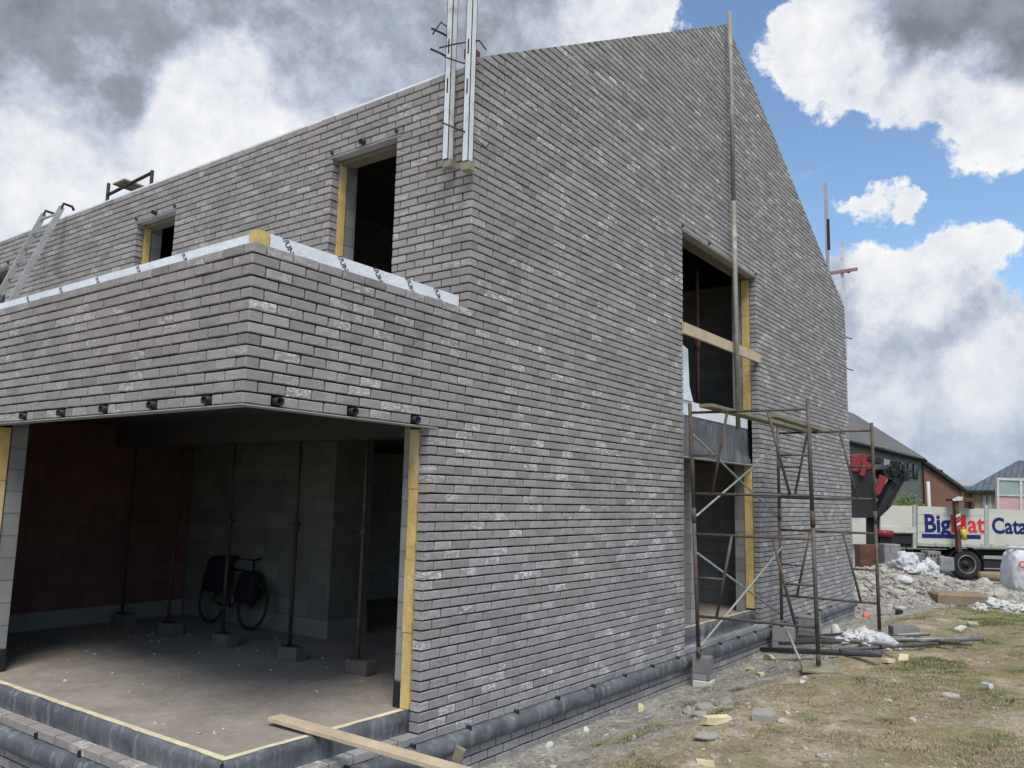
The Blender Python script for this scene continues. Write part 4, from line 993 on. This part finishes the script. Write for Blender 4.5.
while cnt<120000:
    # sample with density falling with distance
    x=2+ (rnd.random()**1.7)*18; y=-.1-rnd.random()*7
    if not vis(x,y): continue
    g_=gdens(x,y)
    if rnd.random()>g_: 
        if rnd.random()<.025:
            z=zg(x,y); tri_blade(sq,x,y,z,rnd.uniform(.005,.02),rnd.uniform(.03,.09),.0015,rnd.uniform(0,6.28))
        continue
    cnt+=1; z=zg(x,y)
    s=.5+.5*g_
    if rnd.random()<(.45 if x<7 else .8): tri_blade(gq,x,y,z,rnd.uniform(.008,.035)*s,rnd.uniform(.01,.06),rnd.uniform(.0015,.003),rnd.uniform(0,6.28))
    else: tri_blade(sq,x,y,z,rnd.uniform(.006,.03),rnd.uniform(.03,.09),.0018,rnd.uniform(0,6.28))
# weed tufts
TUFTS=[((706,670+20),.16),((728,670),.10),((722,712),.10),((640,735),.14),((655,728),.12),((600,745),.08),((628,740),.10),((880,685),.16),((812,720),.10),((894,735),.12),((890,722),.09),((1000,695),.2),((985,690),.12),((1015,700),.15),((900,610),.3),((925,618),.25),((948,612),.25),((880,615),.2),((985,640),.22),((1010,655),.18),((940,640),.16),((690,705),.1),((960,755),.12),((1000,745),.12),((655,765),.1),((860,680),.1),((740,690),.07)]
for (px,py),s in TUFTS:
    P=gp(px,py)
    for i in range(int(260)):
        a=rnd.uniform(0,6.28); rr=s*1.7*rnd.random()**.7; x=P.x+rr*math.cos(a)*1.3; y=P.y+rr*math.sin(a)
        if y>-.1: continue
        tri_blade(gq,x,y,zg(x,y),rnd.uniform(.02,.055)*(.6+s*1.6)*max(.15,1-rr/(s*1.7)),rnd.uniform(.01,.06),rnd.uniform(.002,.0035)*(1+s),a+rnd.uniform(-1,1))
kind(gq.build('grass',MAT['grass']),'stuff','short weedy green grass on the plot'); kind(sq.build('dry_grass',MAT['straw']),'stuff','dry straw scattered over the earth')
# gravel and rubble
rb=MB()
for i in range(15000):
    if i<6500:
        mx,my,h,sx,sy=rnd.choice(MOUNDS+[MOUNDS[0]]*2); x=rnd.gauss(mx-.3,sx*.75); y=rnd.gauss(my,sy*.75); s=min(.13,.014+rnd.expovariate(1/.026))
        if x<15.2 and y>-.1: continue
    else:
        x=2+(rnd.random()**1.5)*16; y=-.08-rnd.random()**1.4*4.5; s=min(.045,.003+rnd.expovariate(1/.007))
        if not vis(x,y): continue
        if noise.noise(Vector((x*1.1,y*1.1,5)))<rnd.uniform(-.3,.35): continue
    z=zg(x,y); rb.rock((x,y,z+s*.02),s,mi=1 if rnd.random()<.4 else 0,sub=1)
for i in range(420):
    x=.3+rnd.random()*3.0; y=.3+rnd.random()*5.4; s_=min(.03,.003+rnd.expovariate(1/.005)); rb.rock((x,y,-2.2+s_*.2),s_,mi=rnd.randint(0,1),sub=1)
kind(rb.build('rubble',[MAT['stone'],MAT['palestone']]),'stuff','loose stones and crumbled mortar on the ground')
# individual debris pieces
def scrap(px,py,size,m,lbl,cat,nm,rz=0,h=.03,shape='box'):
    P=gp(px,py); q=MB(); y=min(P.y,-.12)
    if shape=='box': q.obox((P.x,y,zg(P.x,y)+h*.45),(size[0],size[1],h),Matrix.Rotation(rz,3,'Z')@Matrix.Rotation(rnd.uniform(-.15,.15),3,'Y'),jit=min(size[0],size[1])*.10+.002)
    else:
        q.rock((P.x,y,zg(P.x,y)+h*.12),size[0]*.85,sub=2,rough=.12,squash=h/size[0])
    tag(q.build(nm,MAT[m]),lbl,cat)
scrap(717,724,(.26,.07),'foam','long pale yellow foam offcut on the bare earth','foam scrap','foam_offcut',-.55,.06)
scrap(763,722,(.20,.16),'stone','rough grey broken block on the earth','stone','broken_block',.3,.08)
scrap(783,723,(.07,),'palestone','small pale stone right of the broken grey block','stone','rock',0,.05,'r')
scrap(706,707,(.16,),'stone','flat grey stone below the near scaffold leg','stone','rock',0,.04,'r')
scrap(724,704,(.14,),'stone','rounded grey stone beside the green tuft','stone','rock',0,.05,'r')
scrap(545,757,(.13,.035),'whitescrap','white strip lying at the gable foot','scrap','plastic_strip',.1,.02)
scrap(524,742,(.05,),'whitescrap','white plaster lump against the plinth','scrap','plaster_lump',0,.07,'r')
scrap(563,727,(.045,),'whitescrap','small white lump near the plinth','scrap','plaster_lump',0,.05,'r')
scrap(630,708,(.16,.05),'foam','pale angular foam scrap on the grey mud','foam scrap','foam_offcut',.5,.05)
scrap(688,713,(.09,),'stone','grey stone left of the yellow foam offcut','stone','rock',0,.07,'r')
scrap(700,716,(.08,),'stone','second grey stone beside the yellow foam offcut','stone','rock',0,.06,'r')
scrap(707,737,(.10,),'stone','darker stone just below the yellow foam offcut','stone','rock',0,.05,'r')
scrap(705,766,(.12,.04),'foam','small yellow foam piece at the bottom of the plot','foam scrap','foam_offcut',-1.0,.04)
scrap(803,683,(.10,.05),'whitescrap','white flake near the outer scaffold leg','scrap','plastic_strip',.2,.012)
scrap(761,676,(.14,.06),'foam','pale yellow scrap before the thick dark tube','foam scrap','foam_offcut',.7,.04)
scrap(750,670,(.12,.05),'foam','pale yellow scrap between leg and tubes','foam scrap','foam_offcut',-.3,.03)
scrap(769,659,(.10,),'foam','yellowish lump beside the pale slanted tube','foam scrap','foam_lump',0,.09,'r')
scrap(800,654,(.16,.08),'foam','yellowish scrap lying behind the dark tube','foam scrap','foam_offcut',.2,.05)
scrap(836,634,(.12,),'whitescrap','whitish lump at the wall behind the tubes','scrap','foam_lump',0,.16,'r')
scrap(904,661,(.26,.10),'foam','pale cream scrap in front of the long grey tube','foam scrap','foam_offcut',.1,.04)
scrap(888,663,(.14,.09),'foam','pale cream scrap left of its neighbour by the tube end','foam scrap','foam_offcut',-.4,.04)
scrap(987,689,(.11,.06),'whitescrap','white curled scrap beside the dark weed tuft','scrap','plastic_strip',.9,.05)
scrap(951,697,(.08,),'palestone','pale stone in the sandy patch','stone','rock',0,.05,'r')
scrap(973,626,(.35,.12),'palestone','flat pale stone strip in the weeds','stone','rock',.2,.05)
scrap(960,630,(.3,.08),'whitescrap','low white strip in the weeds right of the block','scrap','plastic_strip',-.2,.04)
scrap(866,617,(.09,),'pinkscrap','pinkish red scrap at the far corner of the wall','scrap','plastic_scrap',0,.1,'r')
scrap(899,614,(.16,.12),'chassis','small dark box in the grass before the mound','box','plastic_box',.3,.08)
scrap(866,575,(.35,),'whitescrap','white plaster heap on the debris mound edge','scrap','plaster_lump',0,.2,'r')
for i,(px,py,s) in enumerate(((985,585,.28),(997,592,.24),(1000,597,.3),(975,588,.2),(872,592,.22),(925,583,.1),(900,588,.12),(948,585,.14))):
    scrap(px,py,(s,),'palestone' if i%2==0 else 'stone',['pale boulder at the right foot of the mound','grey boulder right of the pale one','large pale rock before the builder bag','grey rock by the truck wheel','pale rock at the wall side of the mound','small grey rock mid mound','small pale rock mid mound','grey rock high on the mound right side'][i],'stone','rock',0,s*.8,'r')
# long tube lying between the mound and the truck
q=MB(); q.tube(at_depth(980,576,26.4),at_depth(1012,577,26.4),.15,16); tag(q.build('clay_pipe',MAT['card'],smooth=True),'brownish pipe lying behind the boulders near the wheel','pipe')
# small wood piece leaning on the plinth near the bottom
q=MB(); q.obox((2.10,-.10,-2.62),(.03,.08,.26),Matrix.Rotation(.35,3,'X')@Matrix.Rotation(.3,3,'Z')); tag(q.build('wood_offcut',MAT['weathered']),'short grey wood offcut leaning on the plinth','offcut')

# ------------------------------------------------------------------ world: real sky with cloud layer
W=bpy.data.worlds.new('World'); S.world=W; W.use_nodes=True; t=NT(W.node_tree)
for n in list(t.n): t.n.remove(n)
SUN=Vector((-.42,-.36,.86)).normalized()
el=math.asin(SUN.z); az=math.atan2(SUN.x,SUN.y)
sky=t.N('ShaderNodeTexSky'); sky.sky_type='NISHITA'; sky.sun_disc=False; sky.sun_elevation=el; sky.sun_rotation=az; sky.air_density=1.0; sky.dust_density=.6; sky.ozone_density=1.6
D0=t.N('ShaderNodeTexCoord').outputs['Generated']
D0=t.N('ShaderNodeVectorMath',operation='NORMALIZE',ins={0:D0}).outputs[0]
# project on a cloud layer for believable perspective in the texture
sep=t.N('ShaderNodeSeparateXYZ',ins={0:D0}); zz=t.math('ADD',t.math('MAXIMUM',sep.outputs[2],0.),.22)
flat=t.N('ShaderNodeCombineXYZ',ins={'X':t.math('DIVIDE',sep.outputs[0],zz),'Y':t.math('DIVIDE',sep.outputs[1],zz),'Z':0.}).outputs[0]
def warp(scale,amp,detail,src=None):
    n=t.N('ShaderNodeTexNoise',ins={'Vector':src or D0,'Scale':scale,'Detail':detail,'Roughness':.6})
    v=t.N('ShaderNodeVectorMath',operation='SUBTRACT',ins={0:n.outputs['Color'],1:(.5,.5,.5)}).outputs[0]
    return t.N('ShaderNodeVectorMath',operation='SCALE',ins={0:v,'Scale':amp}).outputs[0]
Dw=t.N('ShaderNodeVectorMath',operation='ADD',ins={0:D0,1:warp(7.,.14,10)}).outputs[0]
Dw=t.N('ShaderNodeVectorMath',operation='NORMALIZE',ins={0:Dw}).outputs[0]
def field(blobs,start):
    acc=start
    for (px,py,rad,w) in blobs:
        c=pdir(px,py).normalized(); ang=math.atan(rad/F_)
        dt=t.N('ShaderNodeVectorMath',operation='DOT_PRODUCT',ins={0:Dw,1:tuple(c)}).outputs['Value']
        f=t.maprange(dt,math.cos(ang),1.0,0,w); acc=f if acc is None else t.math('ADD',acc,f)
    return acc
cov_blobs=[(60,60,420,1.4),(330,60,330,1.1),(500,20,190,.8),(600,0,90,.8),(655,-12,55,.8),(80,220,260,.8),
  (930,-10,120,1.4),(1010,50,110,1.2),(860,20,75,1.1),(800,50,42,.9),(810,95,30,.8),(900,85,55,.8),(985,105,40,.7),(1010,150,26,.6),
  (870,196,30,1.0),(893,205,18,.9),(838,200,14,.6),
  (900,310,80,1.0),(955,275,55,.9),(1000,390,75,1.2),(930,400,130,1.0),(1000,245,30,.8),(870,400,100,.8),(960,450,140,.7),(870,290,70,.8),(930,225,25,.5),(1010,430,120,.8),(850,330,90,.8)]
cov=field(cov_blobs,t.math('MULTIPLY',t.maprange(t.noise(flat,1.1,5,.6),.38,.62),.0))
base_cov=t.maprange(t.noise(flat,.9,6,.6),.40,.58,0,.7)
# away from the photographed part the cloud cover comes from the noise only
cdir=tuple(d); inview=t.maprange(t.N('ShaderNodeVectorMath',operation='DOT_PRODUCT',ins={0:D0,1:cdir}).outputs['Value'],.60,.75)
cov=t.math('ADD',t.math('MULTIPLY',cov,inview),t.math('MULTIPLY',base_cov,t.math('SUBTRACT',1.,inview)))
fb=t.noise(D0,9.,12,.66,0.); fb2=t.noise(D0,24.,10,.68,0.)
cov=t.math('MINIMUM',cov,1.12)
covn=t.math('ADD',cov,t.math('MULTIPLY',t.math('SUBTRACT',t.math('ADD',t.math('MULTIPLY',fb,.62),t.math('MULTIPLY',fb2,.38)),.5),4.2))
alpha=t.maprange(covn,.28,.72)
br_blobs=[(225,110,75,.75),(205,150,75,.6),(110,165,120,.5),(40,200,120,.35),(270,165,60,.5),(330,150,60,.25),(100,25,35,.2),
  (640,5,90,.8),(690,0,50,.5),(560,30,60,.25),
  (800,70,60,.9),(830,30,60,.7),(870,95,70,.6),(950,110,60,.6),(1000,130,60,.6),(815,110,30,.5),(930,85,45,.35),(1020,150,40,.4),(990,40,30,.2),
  (870,198,50,.9),(900,300,50,.3),(960,240,60,.6),(1000,215,60,.5),(1005,365,60,.6),(870,440,60,.35),(880,270,50,.4),(940,270,60,.3),(940,360,220,.30),
  (60,60,120,-.28),(150,60,60,-.2),(960,25,90,-.38),(1010,70,45,-.25),(890,30,45,-.15)]
bri=field(br_blobs,None); bri=t.math('ADD',t.math('MULTIPLY',bri,inview),t.math('MULTIPLY',t.math('SUBTRACT',1.,inview),.62))  # clouds out of view are set brighter to add ambient light
edge=t.maprange(covn,1.0,.4,0,.30)      # thin edges glow
fine=t.math('MULTIPLY',t.math('SUBTRACT',t.math('ADD',t.math('MULTIPLY',t.noise(D0,6.,12,.62,0.),.6),t.math('MULTIPLY',fb2,.4)),.5),2.6)
bri=t.math('MULTIPLY',t.math('SUBTRACT',1.,t.math('POWER',2.718,t.math('MULTIPLY',t.math('MAXIMUM',bri,0.),-1.5))),.95) if 0 else t.math('MINIMUM',bri,.75)
bri=t.math('ADD',t.math('ADD',bri,fine),t.math('ADD',edge,.10))
K=10.0
ccol=t.ramp(t.maprange(bri,-.5,1.2,0,1,False),[(0,(.215,.245,.305)),(.28,(.33,.365,.435)),(.46,(.50,.555,.68)),(.70,(.78,.81,.87)),(1,(1.0,1.0,.99))])
ccol=t.N('ShaderNodeVectorMath',operation='SCALE',ins={0:ccol,'Scale':K*.98}).outputs[0]
haze=t.maprange(sep.outputs[2],.22,-.0,0,.8)
sk=t.mix(1.,sky.outputs[0],(1.72,1.85,1.88),'MULTIPLY')
skc=t.mix(t.math('MULTIPLY',haze,.8),sk,tuple(K*c for c in (.42,.52,.66)))
col=t.mix(alpha,skc,ccol)
col=t.mix(t.math('MULTIPLY',haze,.75),col,tuple(K*c for c in (.45,.54,.68)))
bg=t.N('ShaderNodeBackground',ins={'Color':col,'Strength':.1}); out=t.N('ShaderNodeOutputWorld',ins={'Surface':bg.outputs[0]})
W.cycles.sampling_method='MANUAL'; W.cycles.sample_map_resolution=512
L=bpy.data.lights.new('sun','SUN'); L.energy=3.1; L.angle=math.radians(26); L.color=(1,.93,.84); lo=bpy.data.objects.new('sun',L); C.objects.link(lo)
lo.rotation_euler=SUN.to_track_quat('Z','Y').to_euler()
S.view_settings.view_transform='Standard'; S.view_settings.look='None'; S.view_settings.exposure=0; S.view_settings.gamma=1
S.render.engine='CYCLES'; S.cycles.max_bounces=6; S.cycles.diffuse_bounces=4; S.cycles.use_denoising=True
